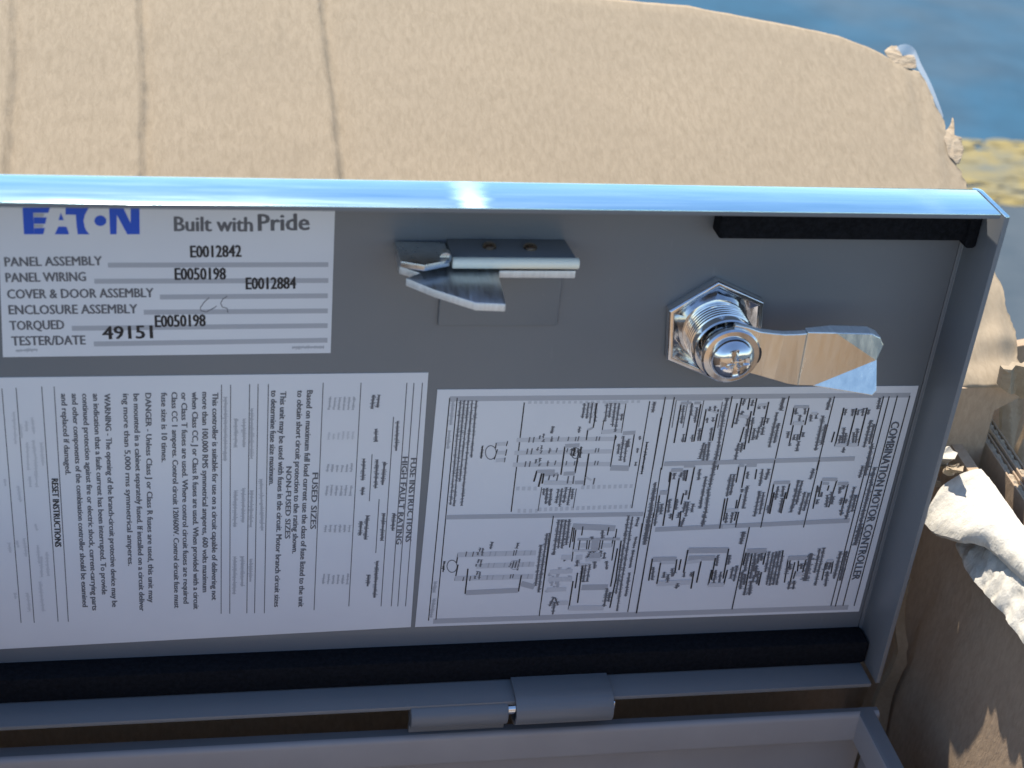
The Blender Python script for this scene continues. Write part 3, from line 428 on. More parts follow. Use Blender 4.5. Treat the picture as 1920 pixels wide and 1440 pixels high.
LEAN = R(62)
FU = Vector((0, math.sin(LEAN), math.cos(LEAN)))            # up the flap
FN = Vector((0, -math.cos(LEAN), math.sin(LEAN)))           # out of its upper face
def flap():
    NX, NA = 300, 120
    xs = [-215 + (192 + 215) * i / NX for i in range(NX + 1)]
    bm = bmesh.new()
    rows = [[], []]
    for side in (0, 1):
        for j in range(NA + 1):
            row = []
            for i, x0 in enumerate(xs):
                u = i / NX
                # first guess of the length at this x, then the true right edge at that height
                a = interp(TOP, x0) * j / NA
                xr = interp(RIGHT, a)
                x = -215 + (xr + 215) * u
                jag = noise.noise(Vector((a / 2.3, 3.1, 0))) * 0.8 + noise.noise(Vector((a / 9, 8.1, 0))) * 1.0
                x += jag * sm((u - .985) / .015)
                if j == NA: a += noise.noise(Vector((x / 7, 0.3, 0))) * 0.35
                wob = lambda s: noise.noise(Vector((a / 11, s, 0.5))) * 1.1 + noise.noise(Vector((a / 3.2, s, 1.5))) * 0.45
                h = 0.0
                for tab, s_, wd, amp, wf in ((C1, 1.0, 1.5, 2.0, .6), (C2, 2.0, 1.5, 2.7, .6), (C3, 3.0, 2.4, 3.0, .45)):
                    d = x - interp(tab, a) - wob(s_) * wf          # board folded back on itself: a soft rise, then a sharp step down
                    h -= amp * (-.55 * math.exp(-abs(min(d, 0)) / 8) if d < 0 else -.55 + sm(d / wd) * 1.0 if d < wd else .45 * math.exp(-(d - wd) / 12))
                d = x - interp(C3, a) + 15 + 3 * noise.noise(Vector((a / 30, 5, 0))); h += 0.22 * math.exp(-(d / 2.0) ** 2)
                h += noise.noise(Vector((x / 60, a / 45, 0))) * 0.5 + noise.noise(Vector((x / 17, a / 22, 4))) * 0.08
                # crushed lower right corner and the softened right border
                cr = sm((x - 120) / 70) * sm((60 - a) / 55)
                h += cr * (noise.noise(Vector((x / 6, a / 15, 2))) * 2.2 + noise.noise(Vector((x / 14, a / 10, 9))) * 2.6)
                ed = sm((x - (xr - 26)) / 26)
                h += ed * (noise.noise(Vector((x / 5, a / 24, 6))) * 1.1 - 0.7 * sm((x - (xr - 9)) / 9))
                h -= 0.3 * sm((a / interp(TOP, x0) - .97) / .03)
                if side: h -= 4
                P = Vector((x, 30, ZT)) + FU * a + FN * h
                row.append(bm.verts.new(P))
            rows[side].append(row)
    for s in (0, 1):
        for j in range(NA):
            for i in range(NX):
                q = (rows[s][j][i], rows[s][j][i + 1], rows[s][j + 1][i + 1], rows[s][j + 1][i])
                bm.faces.new(q if s == 0 else q[::-1])
    A, B = rows
    for i in range(NX):
        bm.faces.new((A[NA][i], A[NA][i + 1], B[NA][i + 1], B[NA][i])); bm.faces.new((A[0][i], B[0][i], B[0][i + 1], A[0][i + 1]))
    for j in range(NA):
        bm.faces.new((A[j][NX], A[j + 1][NX], B[j + 1][NX], B[j][NX])).material_index = 1
        bm.faces.new((A[j][0], B[j][0], B[j + 1][0], A[j + 1][0]))
    for f in bm.faces: f.smooth = True
    inv = Matrix(((1, 0, 0), tuple(FU), tuple(FN)))           # to the flap's own axes
    o = Vector((0, 30, ZT))
    for v in bm.verts: v.co = inv @ (v.co - o) * MM
    me = bpy.data.meshes.new('back_flap'); bm.to_mesh(me); bm.free()
    me.materials.append(M['kraft_flap']); me.materials.append(M['kraft_edge'])
    ob = link('back_flap', me, carton, 'wide back flap folded open, creased from top to bottom')
    rot = inv.transposed().to_4x4(); rot.translation = (o - Vector(BO)) * MM
    ob.matrix_local = rot
    return ob
flap_ob = flap()
def onflap(x, a, h=0): return Vector((x, 30, ZT)) + FU * a + FN * h

# torn bits of board and a scrap of clear tape on the flap's outer edge
def scrap(name, ring, mat, lift, base=0.0, seed=1, parent=carton):
    bm = bmesh.new(); rnd = random.Random(seed)
    cx = sum(p[0] for p in ring) / len(ring); ca = sum(p[1] for p in ring) / len(ring)
    fine = []
    for i in range(len(ring)):
        p, q = ring[i], ring[(i + 1) % len(ring)]
        for k in range(3):
            t = k / 3; fine.append((p[0] + (q[0] - p[0]) * t + rnd.uniform(-.4, .4), p[1] + (q[1] - p[1]) * t + rnd.uniform(-.4, .4)))
    c = bm.verts.new(onflap(cx, ca, base + lift)); c2 = bm.verts.new(onflap(cx, ca, base + lift - .5))
    o1 = [bm.verts.new(onflap(x, a, base + rnd.uniform(-.2, 1.0) * lift)) for x, a in fine]
    o2 = [bm.verts.new(v.co - FN * .5) for v in o1]
    for i in range(len(fine)):
        j = (i + 1) % len(fine)
        bm.faces.new((c, o1[i], o1[j])); bm.faces.new((c2, o2[j], o2[i])); bm.faces.new((o1[i], o2[i], o2[j], o1[j]))
    ob = fin(bm, name, [mat])
    md = ob.modifiers.new('soft', 'SUBSURF'); md.levels = md.render_levels = 2
    return ob
scrap('torn_fibre', [(174.8, 147.0), (178.0, 150.2), (181.2, 150.7), (180.6, 145.6), (185.6, 140.2), (186.1, 146.0), (187.2, 146.2), (187.0, 139.0), (180.1, 138.0), (176.8, 141.7)], M['kraft_edge'], 1.0, -0.8, 2)
scrap('torn_fibre', [(187.6, 107.5), (191.2, 110.0), (193.9, 115.2), (194.9, 115.8), (193.0, 108.6), (195.4, 105.7), (194.6, 98.9), (190.6, 93.0), (188.3, 96.6)], M['kraft_edge'], 1.2, -0.6, 5)
def tape():
    bm = bmesh.new()
    path = [(181, 149.6, 0.6), (184.4, 149.2, 2.0), (187.6, 147.8, 1.0), (187.9, 141.5, 0.2), (189.3, 133, 0.9), (190.3, 124, 0.3), (190.8, 115, 0.2)]
    L = []
    for k, (x, a, h) in enumerate(path):
        w = [2.0, 4.6, 3.2, 1.6, 1.6, 1.2, .5][k]
        L.append((bm.verts.new(onflap(x, a, h)), bm.verts.new(onflap(x - w * .7, a - w * .8, -.6 + .3 * math.sin(k * 2)))))
    for p, q in zip(L, L[1:]): bm.faces.new((p[0], q[0], q[1], p[1]))
    ob = fin(bm, 'packing_tape', [M['tape']], label='shiny clear tape along the torn corner of the flap')
    mod = ob.modifiers.new('sub', 'SUBSURF'); mod.levels = mod.render_levels = 2
tape()

# the side wall on the right, torn along its top, with the white inner paper peeled down
side = [(-330, -246), (30, -246), (30, -47), (22, -47.6), (6, -48), (-9, -48.2), (-26, -48.4), (-60, -44), (-110, -40), (-330, -30)]
rough_panel('side_panel', side, lambda u, v, h: (168 + h + (v + 48) * 0.055, u, v), 4, [M['kraft']], 16, 1.3, 3, 'torn side wall, its brown inner face in shade')

def ribbon(name, upper, lower, mat, nu=40, nv=10, bulge=2.5, thick=1.2, seed=0, amp=.8, label=None, roll=0.0):
    """a sheet between two 3-D polylines, bulging out between them; thick and uneven"""
    def res(pl, n):
        P = [Vector(p) for p in pl]; s = [0]
        for a, b_ in zip(P, P[1:]): s.append(s[-1] + (b_ - a).length)
        out = []
        for k in range(n + 1):
            t = s[-1] * k / n
            for i in range(len(P) - 1):
                if t <= s[i + 1] + 1e-6:
                    out.append(P[i].lerp(P[i + 1], (t - s[i]) / max(1e-6, s[i + 1] - s[i]))); break
        return out
    U, Lw = res(upper, nu), res(lower, nu)
    bm = bmesh.new(); g = [[], []]
    for sd_ in (0, 1):
        for i in range(nu + 1):
            row = []
            for j in range(nv + 1):
                t = j / nv
                p = U[i].lerp(Lw[i], t)
                d = (Lw[i] - U[i]); tang = (U[min(i + 1, nu)] - U[max(i - 1, 0)])
                n = tang.cross(d)
                n = n.normalized() if n.length > 1e-6 else Vector((-1, 0, 0))
                if n.x > 0: n = -n
                q = p + n * (bulge * math.sin(math.pi * t) ** .8 + amp * noise.noise(Vector((p.y / 5, p.z / 5, seed))) + amp * .5 * noise.noise(Vector((p.y / 2, p.z / 2, seed + 3))) - roll * max(0, t - .8) / .2)
                if sd_: q -= n * thick
                q.z += .35 * noise.noise(Vector((p.y / 1.6, t * 3, seed + 9))) * (1 if j in (0, nv) else 0)
                row.append(bm.verts.new(q))
            g[sd_].append(row)
    for s in (0, 1):
        for i in range(nu):
            for j in range(nv): bm.faces.new((g[s][i][j], g[s][i + 1][j], g[s][i + 1][j + 1], g[s][i][j + 1]))
    for i in range(nu):
        for j in (0, nv): bm.faces.new((g[0][i][j], g[0][i + 1][j], g[1][i + 1][j], g[1][i][j]))
    for j in range(nv):
        for i in (0, nu): bm.faces.new((g[0][i][j], g[0][i][j + 1], g[1][i][j + 1], g[1][i][j]))
    return fin(bm, name, [mat], label=label)

ribbon('peeled_liner', [(171.5, 13.5, -45.9), (172, 6.4, -46.0), (172, -0.5, -46.2), (172, -8.6, -46.4), (172, -18.2, -46.6), (172, -26.1, -46.8), (172, -45, -44.5)],
       [(157.0, 13.3, -56.7), (154.0, 11.5, -60.2), (153.0, 8.7, -62.6), (153.0, 2.8, -61.8), (154.0, -1.9, -60.0), (156.0, -9.0, -56.2), (159.0, -13.0, -54.3), (161.0, -16.2, -53.2), (162.0, -22, -52.6), (164.0, -45, -49.9)],
       M['torn'], 60, 14, 2.8, 1.4, 2, .7, 'large tongue of torn white paper peeled off the top of the side wall', 1.0)
ribbon('peeled_liner', [(165.3, 4.3, -66.4), (166.6, -4.9, -60.3), (167.2, -16.2, -55.0), (167.4, -28.5, -51.2), (167.6, -55, -49.2)],
       [(164.0, -1.2, -69.2), (162.0, -9.3, -69.0), (160.0, -21.3, -66.2), (159.5, -37.9, -63.3), (159.0, -58, -62.1)],
       M['torn'], 60, 14, 1.2, 1.3, 5, 1.5, 'lower crumpled strip of torn white paper on the side wall')
for k, (ring, mat) in enumerate([([(162.0, 26.2, -46.6), (162.0, 18.8, -40.6), (162.0, 13.3, -41.1), (162.0, 20.2, -49.0), (162.0, 25.2, -53.1)], 'torn'),
                                 ([(162.0, 22.2, -50.3), (162.0, 12.4, -42.6), (162.0, 8.5, -43.4), (162.0, 15.3, -49.8)], 'kraft_edge'),
                                 ([(162.0, 26.0, -54.9), (162.0, 19.3, -55.3), (162.0, 20.2, -58.6), (162.0, 25.5, -59.1)], 'kraft_edge')]):
    bm = bmesh.new(); rnd = random.Random(k + 20)
    pts = []
    for i in range(len(ring)):
        p, q = Vector(ring[i]), Vector(ring[(i + 1) % len(ring)])
        for t in range(4): pts.append(p.lerp(q, t / 4) + Vector((rnd.uniform(-1.2, 1.2), rnd.uniform(-.6, .6), rnd.uniform(-.6, .6))))
    c = sum(pts, Vector()) / len(pts)
    a = bm.verts.new(c + Vector((-2.5, 0, 1))); b2 = bm.verts.new(c + Vector((2, 0, 0)))
    o1 = [bm.verts.new(p) for p in pts]
    mid = [bm.verts.new(p.lerp(c, .5) + Vector((-2.0 + rnd.uniform(-1, 1), 0, rnd.uniform(-.3, 1)))) for p in pts]
    for i in range(len(pts)):
        j = (i + 1) % len(pts)
        bm.faces.new((o1[i], o1[j], mid[j], mid[i])); bm.faces.new((mid[i], mid[j], a)); bm.faces.new((b2, o1[j], o1[i]))
    fin(bm, 'torn_shred', [M[mat]])

# doubled-over board standing against the outside of the side wall
def slab(x, dz, yoff, tilt=0.0, seed=0):
    """one layer of folded board: two flat liners with a fluted edge between them"""
    prof = [(41, -140), (41.5, -60), (40.6, -48.6), (37.3, -47.4), (20, -48.8), (1.0, -50.2), (-60, -54), (-200, -60), (-200, -140)]
    bm = bmesh.new()
    prism(bm, [(y + yoff, z + dz) for y, z in prof], lambda y, z: (x, y, z), lambda y, z: (x + .6, y, z))
    prism(bm, [(y + yoff, z + dz) for y, z in prof], lambda y, z: (x + 2.9, y, z), lambda y, z: (x + 3.5, y, z))
    ob = fin(bm, 'folded_board', [M['kraft'], M['kraft_edge']], bevel=.15, seg=1)
    # flutes showing along the cut top edge
    bm = bmesh.new()
    top = [(37.3, -47.4), (20, -48.8), (1.0, -50.2), (-60, -54), (-120, -57)]
    P = [Vector((0, y + yoff, z + dz)) for y, z in top]
    L = [0]
    for a, b_ in zip(P, P[1:]): L.append(L[-1] + (b_ - a).length)
    n = 220; prev = None
    rnd = random.Random(seed)
    for k in range(n + 1):
        t = L[-1] * k / n
        i = next(i for i in range(len(P) - 1) if t <= L[i + 1] + 1e-6)
        p = P[i].lerp(P[i + 1], (t - L[i]) / (L[i + 1] - L[i]))
        wv = .45 * math.sin(t * 1.15); up = -.35 + .3 * math.sin(t * 2.3) + rnd.uniform(-.2, .2)
        cur = [bm.verts.new((x + q, p.y, p.z + z_)) for q, z_ in ((.62, -9), (.7 + max(0, wv), up - .3), (1.75 + wv, up), (2.8 + min(0, wv), up - .4), (2.88, -9))]
        if prev:
            for q in range(4): bm.faces.new((prev[q], prev[q + 1], cur[q + 1], cur[q]))
        prev = cur
    o2 = fin(bm, 'flute', [M['kraft_edge']])
    o2.parent = ob; o2.location = (0, 0, 0)
slab(182, 0, 0, seed=1)
slab(186.2, 1.2, 6.5, seed=2)

# narrow loose strip of board between the enclosure and the side wall
SL = [(153.9, -86), (153.7, -89.5), (154.2, -97.3), (156.0, -106.9), (155.7, -111.3), (157.5, -118.1), (156.8, -124.9), (155.3, -144.7), (152, -200)]
SR = [(154.2, -86), (154.5, -89.2), (156.5, -98.2), (159.4, -111.5), (160.9, -116.1), (160.6, -118.7), (161.8, -123.8), (161.2, -127.9), (161.3, -146.0), (160, -200)]
rough_panel('loose_strip', SL + SR[::-1], lambda u, v, h: (u, 12 - h + 1.5 * math.sin(v / 6), v), 2.5, [M['kraft_flap']], 4, .9, 8)

# crumpled board at the back right corner
for k, (ring, d, yb) in enumerate([([(174.9, -13.7), (183.3, -11.5), (188.3, -13), (192.3, -22.6), (184.2, -24.8), (176, -21)], 4.0, 26),
                                   ([(191.0, -32.2), (198.0, -33.9), (200.7, -43.2), (201.5, -58.7), (200.4, -90), (195.3, -90), (195.3, -51.6)], 2.0, 48),
                                   ([(204.8, -40.7), (212, -37.7), (215.2, -90), (208.9, -90), (204.9, -61.7)], 2.4, 48)]):
    rough_panel('crumpled_corner', ring, lambda u, v, h, d=d, yb=yb: (u, yb - h - d * .3 * math.sin(u * 1.1 + v * .3), v), 2.5, [M['kraft_flap' if k == 0 else 'kraft']], 2.2, d, 11 + k)
rough_panel('corner_panel', [(181, -246), (300, -246), (300, -20), (240, -24), (196, -32), (181, -36)], lambda u, v, h: (u, 66 + h, v), 4, [M['kraft']], 20, 1.0, 31)

# rest of the box, out of the picture towards the viewer
rough_panel('front_panel', [(-215, -246), (172, -246), (172, -30), (-215, -30)], lambda u, v, h: (u, -334 + h, v), 4, [M['kraft']], 40, 1.5, 21)
rough_panel('left_panel', [(-330, -246), (30, -246), (30, -30), (-330, -30)], lambda u, v, h: (-215 - h, u, v), 4, [M['kraft']], 40, 1.5, 22)
rough_panel('bottom_panel', [(-215, -330), (168, -330), (168, 30), (-215, 30)], lambda u, v, h: (u, v, -247 + h * .3), 3, [M['kraft']], 60, .5, 23)
rough_panel('front_flap', [(-215, 0), (172, 0), (165, 150), (-205, 150)], lambda u, v, h: (u, -338 - v * .72 + h, -30 - v * .69), 4, [M['kraft_flap']], 40, 1.5, 24)

# ------------------------------------------------------------------ the enclosure
EO = (0, -18, -240)
encl = thing('electrical_enclosure', 'grey steel electrical enclosure with its hinged door standing open, labels and cam lock inside', 'electrical box', EO)
def fe(bm, name, mats, parent=encl, label=None, **k):
    return finish(bm, name, mats, parent, EO, label=label, **k)
def sub(ob, parent): ob.parent = parent; ob.location = (0, 0, 0)

# door: panel with top and bottom returns, and a right return
bm = bmesh.new()
sheet(bm, [(-17.5, 58.35), (0.75, 58.35), (0.75, -108.75), (-17.5, -108.75)], 1.5, 2.6, lambda y, z, a: (a, y, z), -190, 135.2)
# the lip is slightly dented
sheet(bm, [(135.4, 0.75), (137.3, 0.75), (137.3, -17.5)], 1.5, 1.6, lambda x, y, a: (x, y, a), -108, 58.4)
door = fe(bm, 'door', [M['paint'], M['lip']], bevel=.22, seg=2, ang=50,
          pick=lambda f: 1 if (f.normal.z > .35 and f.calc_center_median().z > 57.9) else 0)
door['label'] = 'grey painted door inside, upright, with a bright bare edge along its top'

def gasket(x0, x1, z0, z1, t, r):
    bm = bmesh.new(); pts = []
    for cx, cz, a0 in ((x1 - r, z1 - r, 0), (x0 + r, z1 - r, 90), (x0 + r, z0 + r, 180), (x1 - r, z0 + r, 270)):
        for k in range(5):
            a = R(a0 + 22.5 * k); pts.append((cx + r * math.cos(a), cz + r * math.sin(a)))
    prism(bm, pts, lambda x, z: (x, -t, z), lambda x, z: (x, 0.02, z))
    return bm
fe(gasket(-189, 136.3, -107.6, -98.6, 8, 1.6), 'gasket_strip', [M['foam']], label='long black foam strip along the bottom of the door', bevel=.5)
fe(gasket(60.8, 133.2, 45.4, 57.4, 6, 1.0), 'gasket_strip', [M['foam']], label='short black foam strip under the top edge of the door', bevel=.5)
fe(gasket(133.0, 136.4, 43.6, 57.3, 7, 1.2), 'gasket_end', [M['foam']], bevel=.4)

# ------------------------------------------------------------------ labels
def label_mesh(name, corners, prints, texts, lab, y0=-0.02, th=0.16):
    V = []; F = []; I = []
    def quad(pts, y, mat):
        b0 = len(V)
        for x, z in pts: V.append((x, y, z))
        F.append(tuple(range(b0, b0 + len(pts)))); I.append(mat)
    n = len(corners); base = 0
    for x, z in corners: V.append((x, y0 - th, z))
    for x, z in corners: V.append((x, y0 + .03, z))
    F.append((0, 1, 2, 3)); I.append(0)
    for i in range(4): F.append((i, (i + 1) % 4, 4 + (i + 1) % 4, 4 + i)); I.append(0)
    k = 0; rnd = random.Random(len(prints))
    def yy():
        nonlocal k; k += 1
        return y0 - th - 0.03 - k * 0.00004
    def bar(x0, z0, x1, z1, w, mat):
        d = Vector((x1 - x0, z1 - z0))
        if d.length < 1e-4: return
        d.normalize(); nx, nz = -d.y * w / 2, d.x * w / 2
        quad([(x0 + nx, z0 + nz), (x0 - nx, z0 - nz), (x1 - nx, z1 - nz), (x1 + nx, z1 + nz)], yy(), mat)
    for e in prints.split('|'):
        kind, tone = e[0], int(e[1]); c = [int(t) for t in e[2:].split()]
        mat = tone + 1
        if kind == 'P':
            quad([(c[i] / 20, c[i + 1] / 20) for i in range(0, len(c), 2)], yy(), mat)
        else:
            x0, z0, x1, z1 = [t / 20 for t in c[:4]]; w = c[4] / 100
            if kind == 'L': bar(x0, z0, x1, z1, w, mat)
            else:                                   # words too small to read: a dense row of strokes
                d = Vector((x1 - x0, z1 - z0)); L = d.length
                if L < 1e-3: continue
                d /= L; nn = Vector((-d.y, d.x)); s = .15
                a = Vector((x0, z0)); t = 0; q = 0.36
                while q < .4:
                    bar(x0, z0, x1, z1, w * .38, mat); q = 1
                while t < L:
                    if rnd.random() < .12: t += .45; continue
                    p = a + d * t; kk = rnd.uniform(.55, 1) * w / 2; sh = rnd.uniform(-.15, .15) * w
                    u = p + nn * (kk + sh); v = p - nn * (kk - sh)
                    bar(u.x, u.y, v.x, v.y, rnd.uniform(.14, .28), mat)
                    t += rnd.uniform(.3, .62)
    dg = bpy.context.evaluated_depsgraph_get()
    for tone, s, A, B, hgt in texts:
        cu = bpy.data.curves.new('t', 'FONT'); cu.body = s; cu.resolution_u = 2
        to = bpy.data.objects.new('t', cu); COL.objects.link(to)
        bpy.context.view_layer.update()
        me = to.evaluated_get(bpy.context.evaluated_depsgraph_get()).to_mesh()
        xs = [v.co.x for v in me.vertices]; x0, x1 = min(xs), max(xs)
        L = Vector((B[0] - A[0], B[1] - A[1])); ln = L.length; L.normalize(); up = Vector((-L.y, L.x))
        sx = ln / (x1 - x0); sy = hgt / 0.69
        wt = .07 if hgt < 1.75 else .045
        for sh in ((-wt, 0), (wt, 0), (0, .03)):           # three strikes make the letters bold
            b0 = len(V); y = yy()
            for v in me.vertices:
                p = Vector(A) + L * ((v.co.x - x0) * sx + sh[0] * hgt) + up * (v.co.y * sy + sh[1] * hgt)
                V.append((p.x, y, p.y))
            for p in me.polygons: F.append(tuple(b0 + i for i in p.vertices)); I.append(tone + 1)
        to.to_mesh_clear()
        bpy.data.objects.remove(to); bpy.data.curves.remove(cu)
    me = bpy.data.meshes.new(name)
    o = Vector(EO)
    me.from_pydata([tuple((Vector(v) - o) * MM) for v in V], [], F)
    for mt in [M['paper']] + INK: me.materials.append(mt)
    me.polygons.foreach_set('material_index', I)
    me.update()
    return link(name, me, encl, lab)

label_mesh('assembly_label', [(-128.3, 6.3), (-42.2, 7.0), (-42.55, 56.5), (-126.3, 56.5)], PRINT_1, TEXT_1, 'white label with a blue logo and stamped numbers in the upper left')
label_mesh('instruction_label', [(-150, -93.6), (-14.22, -91.2), (-14.73, 0.49), (-150, -0.1)], PRINT_2, TEXT_2, 'white label with sideways lines of dense text in the lower left')
label_mesh('wiring_label', [(-12.89, -91.25), (133.93, -92.2), (134.08, -5.57), (-11.79, -5.14)], PRINT_3, TEXT_3, 'white label with sideways wiring diagrams in the lower right')

# ------------------------------------------------------------------ latch bracket
bm = bmesh.new()
box(bm, -13.3, 20.3, -1.1, 0.02, 15.8, 40.4)
br = fe(bm, 'latch_bracket', [M['paint']], bevel=.5)
bm = bmesh.new()
prism(bm, [(-12.6, 0.02), (19.8, 0.02), (20.6, -10.4), (-12.6, -10.4)], lambda x, y: (x, y, 42.0), lambda x, y: (x, y, 40.45))
sub(fe(bm, 'bracket_shelf', [M['paint']], bevel=.25), br)
bm = bmesh.new()                                             # rounded white front edge
n = 14
pts = [(-11.6 + 1.5 * math.cos(2 * math.pi * k / n), 40.6 + 1.55 * math.sin(2 * math.pi * k / n)) for k in range(n)]
prism(bm, pts, lambda y, z: (-12.6, y, z), lambda y, z: (21.4, y, z))
sub(fe(bm, 'latch_roller', [M['nylon']], bevel=.4), br)
for cx, cy in ((-1.8, -5.0), (9.2, -5.4)):
    bm = bmesh.new()
    prof = [(1.9, 42.0), (1.9, 42.5), (1.5, 43.0), (.8, 43.25), (0.0, 43.3)]
    lathe(bm, [(r, z) for r, z in prof], cx, 0, 16)
    for v in bm.verts: v.co = Vector((v.co.x, cy + v.co.z, v.co.y))
    sub(fe(bm, 'screw', [M['screw_dark']]), br)
bm = bmesh.new()                                             # steel latch tongue under the shelf
tongue = [(21.0, -11.2), (21.0, -1.2), (-26.0, -1.2), (-26.0, -9.0), (-21.0, -12.5), (-25.0, -14.9), (-18.2, -20.3), (-8.1, -26.4), (-0.5, -26.9), (-0.2, -14.0), (0.3, -11.2)]
def ztip(x, y): return 38.2 - (0.10 * max(0, -11 - y))
prism(bm, tongue, lambda x, y: (x, y, ztip(x, y)), lambda x, y: (x, y, ztip(x, y) - 2.3))
sub(fe(bm, 'latch_tongue', [M['striated'], M['sheared']], bevel=.3, pick=lambda f: 1 if f.normal.y < -.5 else 0), br)
bm = bmesh.new()
prism(bm, [(-26.6, -1.2), (-26.3, -12.8), (-20.4, -15.0), (-13.2, -12.0), (-13.2, -1.2)], lambda x, y: (x, y, 41.6), lambda x, y: (x, y, 39.7))
sub(fe(bm, 'latch_plate', [M['zinc']], bevel=.3), br)
bm = bmesh.new()
lathe(bm, [(1.6, -13.0), (1.6, -10.6), (1.2, -10.4), (0, -10.4)], -14.6, 42.6, 14)
sub(fe(bm, 'pivot_pin', [M['zinc']]), br)

# ------------------------------------------------------------------ cam lock
CX, CZ = 66.0, 15.1
bm = bmesh.new()
prof = [(9.4, -1.2)]
y = -3.2
while y > -10.5:
    prof += [(9.6, y), (9.55, y - .25), (8.8, y - .6), (8.8, y - .8)]; y -= 1.15
prof += [(9.3, -11.0), (9.3, -13.2), (8.9, -13.6), (6.6, -13.7), (6.4, -16.0), (0, -16.0)]
lathe(bm, prof, CX, CZ, 48)
lock = fe(bm, 'cam_lock', [M['chrome']])
bm = bmesh.new()
hexo = [(CX + 16.0 * math.cos(R(96 + 60 * k)), CZ + 16.0 * math.sin(R(96 + 60 * k))) for k in range(6)]
def ring(r, y): return [bm.verts.new((CX + r * math.cos(R(96 + 60 * k)), y, CZ + r * math.sin(R(96 + 60 * k)))) for k in range(6)]
rr = [ring(16.0, 0.02), ring(16.0, -2.9), ring(15.5, -3.4), ring(14.3, -3.4), ring(13.9, -3.1), ring(9.2, -1.6)]   # dished face inside a raised rim
for p, q in zip(rr, rr[1:]):
    for k in range(6): bm.faces.new((p[k], p[(k + 1) % 6], q[(k + 1) % 6], q[k]))
bm.faces.new(rr[0][::-1]); bm.faces.new(rr[-1])
nut = fe(bm, 'hex_nut', [M['chrome']], bevel=.12, seg=2, ang=25)
sub(nut, lock)

def arm():
    bm = bmesh.new()
    Y1, Y2 = -18.2, -19.8
    # neck, stepping forward to the blade; the blade is pressed into three flat facets
    neck = [(66.0, 25.0, 62.5, 7.6), (69.6, 24.4, 67.5, 8.6), (73.3, 23.2, 71.1, 10.2), (77.0, 22.9, 76.0, 9.0), (80.0, 22.9, 79.4, 8.2), (83.6, 23.2, 83.4, 7.1), (86.2, 23.6, 86.6, 6.7)]
    yy = [-17.1, -17.5, -17.9, -18.3, -18.9, -19.3, -19.6]
    fu = [bm.verts.new((a[0], y, a[1])) for a, y in zip(neck, yy)]; fl = [bm.verts.new((a[2], y, a[3])) for a, y in zip(neck, yy)]
    tk = lambda y: min(y + 2.2, -15.6)
    bu = [bm.verts.new((a[0], tk(y), a[1])) for a, y in zip(neck, yy)]; bl = [bm.verts.new((a[2], tk(y), a[3])) for a, y in zip(neck, yy)]
    for i in range(6):
        bm.faces.new((fu[i], fl[i], fl[i + 1], fu[i + 1])); bm.faces.new((bu[i], bu[i + 1], bl[i + 1], bl[i]))
        bm.faces.new((fu[i], fu[i + 1], bu[i + 1], bu[i])); bm.faces.new((fl[i], bl[i], bl[i + 1], fl[i + 1]))
    bm.faces.new((fu[0], bu[0], bl[0], fl[0])); bm.faces.new((fu[6], fl[6], bl[6], bu[6]))
    A = lambda x, y, z: bm.verts.new((x, y, z))
    pl = lambda x: -19.6 - (x - 86.2) * .135
    a0 = A(86.2, pl(86.2), 24.0); b0 = A(93.8, pl(93.8), 24.4); c0 = A(104.4, -20.9, 24.2); c1 = A(107.2, -21.2, 23.0); d0 = A(108.5, -21.3, 20.8)
    e0 = A(107.0, pl(107.0), 16.6); h0 = A(107.2, -26.2, 8.8); h1 = A(106.2, -26.4, 7.4); g0 = A(90.6, pl(90.6), 7.0); k0 = A(86.6, pl(86.6), 6.8)
    loop = [a0, b0, c0, c1, d0, e0, h0, h1, g0, k0]
    bm.faces.new((a0, b0, e0, g0, k0)); bm.faces.new((b0, c0, c1, d0, e0)); bm.faces.new((e0, h0, h1, g0))
    back = [A(v.co.x, v.co.y + (4.4 if v.co.z > 14 and v.co.x > 87 else 2.6), v.co.z) for v in loop]
    bm.faces.new(back[::-1])
    for i in range(len(loop)):
        j = (i + 1) % len(loop); bm.faces.new((loop[i], back[i], back[j], loop[j]))
    return bm
sub(fe(arm(), 'cam_arm', [M['blade'], M['sheared']], bevel=.3, ang=60, smooth=False, pick=lambda f: 1 if f.normal.z > .6 else 0), lock)
bm = bmesh.new()
lathe(bm, [(7.6, -16.2), (8.3, -16.5), (8.4, -18.0), (7.9, -18.5), (6.3, -18.6)], 66.0, 15.6, 40)
sub(fe(bm, 'washer', [M['chrome']]), lock)
bm = bmesh.new()
prof = [(6.2, -18.55), (6.3, -19.4), (5.9, -20.4), (5.1, -21.3), (4.2, -21.9), (3.6, -22.15), (3.0, -22.35), (2.4, -22.5), (1.8, -22.6), (1.2, -22.65), (.6, -22.7), (0, -22.7)]
lathe(bm, prof, 66.0, 15.6, 48)
ca, sa = math.cos(R(12)), math.sin(R(12))
for v in bm.verts:                                           # cross recess
    u = v.co.x - 66.0; w_ = v.co.z - 15.6; p, q = u * ca + w_ * sa, -u * sa + w_ * ca
    rr = math.hypot(u, w_)
    if rr < 3.8 and (abs(p) < .75 or abs(q) < .75): v.co.y += 1.5 * (1 - rr / 5.5)
sub(fe(bm, 'screw', [M['chrome']]), lock)
bm = bmesh.new()
pts = [(73.6 + 1.1 * math.cos(2 * math.pi * k / 16), 15.9 + 2.6 * math.sin(2 * math.pi * k / 16)) for k in range(16)]
prism(bm, pts, lambda x, z: (x, -18.28, z), lambda x, z: (x, -17.6, z))
sub(fe(bm, 'arm_slot', [M['slot']]), lock)

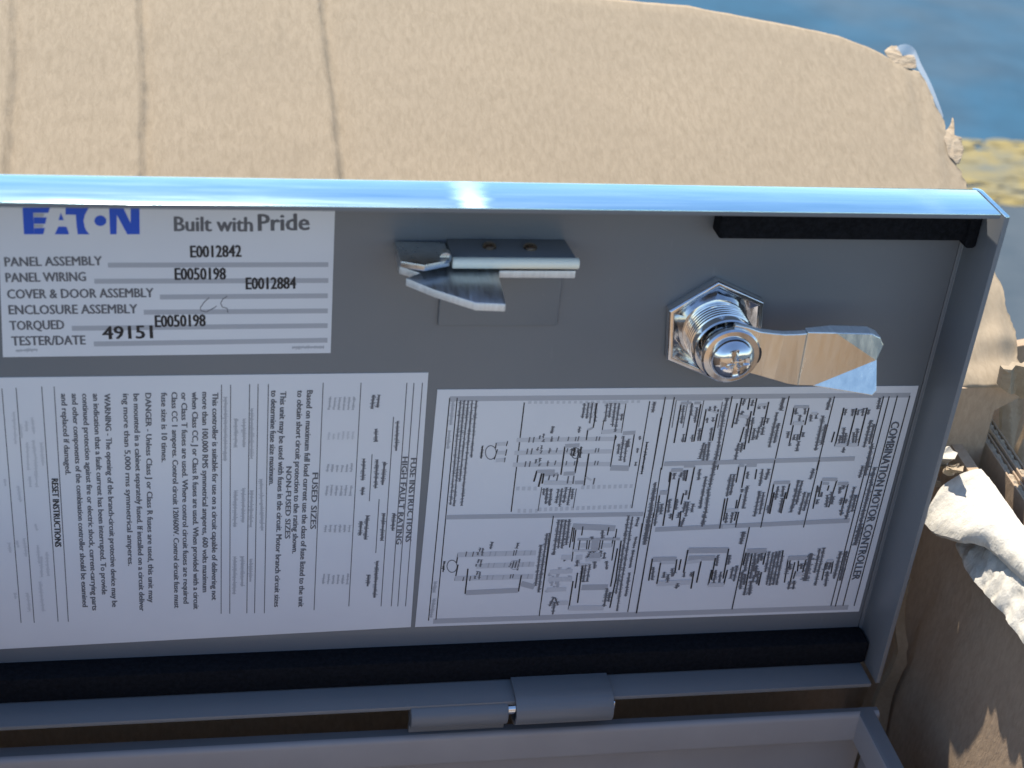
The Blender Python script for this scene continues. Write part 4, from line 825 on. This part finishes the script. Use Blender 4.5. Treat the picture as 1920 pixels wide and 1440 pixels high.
# ------------------------------------------------------------------ hinge
bm = bmesh.new()
path = [(-2.5, -107.25), (-15.5, -107.25)] + [(-16.0 + 4.7 * math.cos(R(a)), -111.95 + 4.7 * math.sin(R(a))) for a in range(100, 300, 10)]
def hinge_sheet(bm, path, t, x0, x1):
    sheet(bm, path, t, .05, lambda y, z, a: (a, y, z), x0, x1)
hinge_sheet(bm, path, 1.3, 17.4, 48.4)
hinge = fe(bm, 'hinge', [M['paint']], bevel=.15, ang=60)
for cx in (24.5, 41.0):
    bm2 = bmesh.new()
    lathe(bm2, [(1.3, -106.62), (1.2, -106.5), (.7, -106.42), (0, -106.4)], cx, 0, 14)
    for v in bm2.verts: v.co = Vector((v.co.x, -6.4 - v.co.z, v.co.y))
    sub(fe(bm2, 'weld_dimple', [M['slot']]), hinge)
def rod(r, x0, x1, y, z, n=24):
    bm = bmesh.new()
    pts = [(y + r * math.cos(2 * math.pi * k / n), z + r * math.sin(2 * math.pi * k / n)) for k in range(n)]
    prism(bm, pts, lambda a, b_: (x0, a, b_), lambda a, b_: (x1, a, b_))
    return bm
sub(fe(rod(4.1, -15.2, 15.2, -16.3, -112.6), 'knuckle', [M['paint']], bevel=.5, ang=60), hinge)
sub(fe(rod(2.0, 14.8, 49.8, -16.0, -112.0), 'hinge_pin', [M['chrome']], bevel=.5, ang=60), hinge)
bm = bmesh.new()
box(bm, -15, 15.2, -15.2, -13.4, -121.0, -112)
sub(fe(bm, 'fixed_leaf', [M['paint']], bevel=.2), hinge)

# ------------------------------------------------------------------ the enclosure's body
bm = bmesh.new()
T = -121.9
sheet(bm, [(-11.6, T), (-17.0, T), (-17.0, T - 11.2), (-10.0, T - 12.0), (-10.0, -238)], 1.2, 1.1, lambda y, z, a: (a, y, z), -190, 141.3)
for v in bm.verts:                                           # its hemmed edge narrows to the right
    if v.co.y > -12.3 and v.co.z > -123.5: v.co.y -= (v.co.x + 190) / 330 * 2.6
body = fe(bm, 'box_body', [M['tray_paint'], M['paint']], bevel=.12, seg=1, ang=60, pick=lambda f: 1 if f.normal.z > .5 and f.calc_center_median().z > -125 and f.calc_center_median().y > -15.8 else 0)  # rim's highlight painted: the lighter inside paint carries over its front rounding
bm = bmesh.new()
sheet(bm, [(139.4, T + .1), (134.6, T + .1), (134.6, T - 11.2), (141.0, T - 12.0), (141.0, -238)], 1.2, .7, lambda x, z, a: (x, a, z), -250, -14.3)
sub(fe(bm, 'side_wall', [M['tray_paint'], M['paint']], bevel=.12, seg=1, ang=60, pick=lambda f: 1 if f.normal.z > .5 and f.calc_center_median().z > -125 else 0), body)
bm = bmesh.new()
box(bm, -190, 138, -250, -13, -240.5, -238.6)
sub(fe(bm, 'back_plate', [M['tray_paint']]), body)
bm = bmesh.new()
box(bm, -190, 138, -252, -250.3, -238, T)
sub(fe(bm, 'front_wall', [M['tray_paint']]), body)
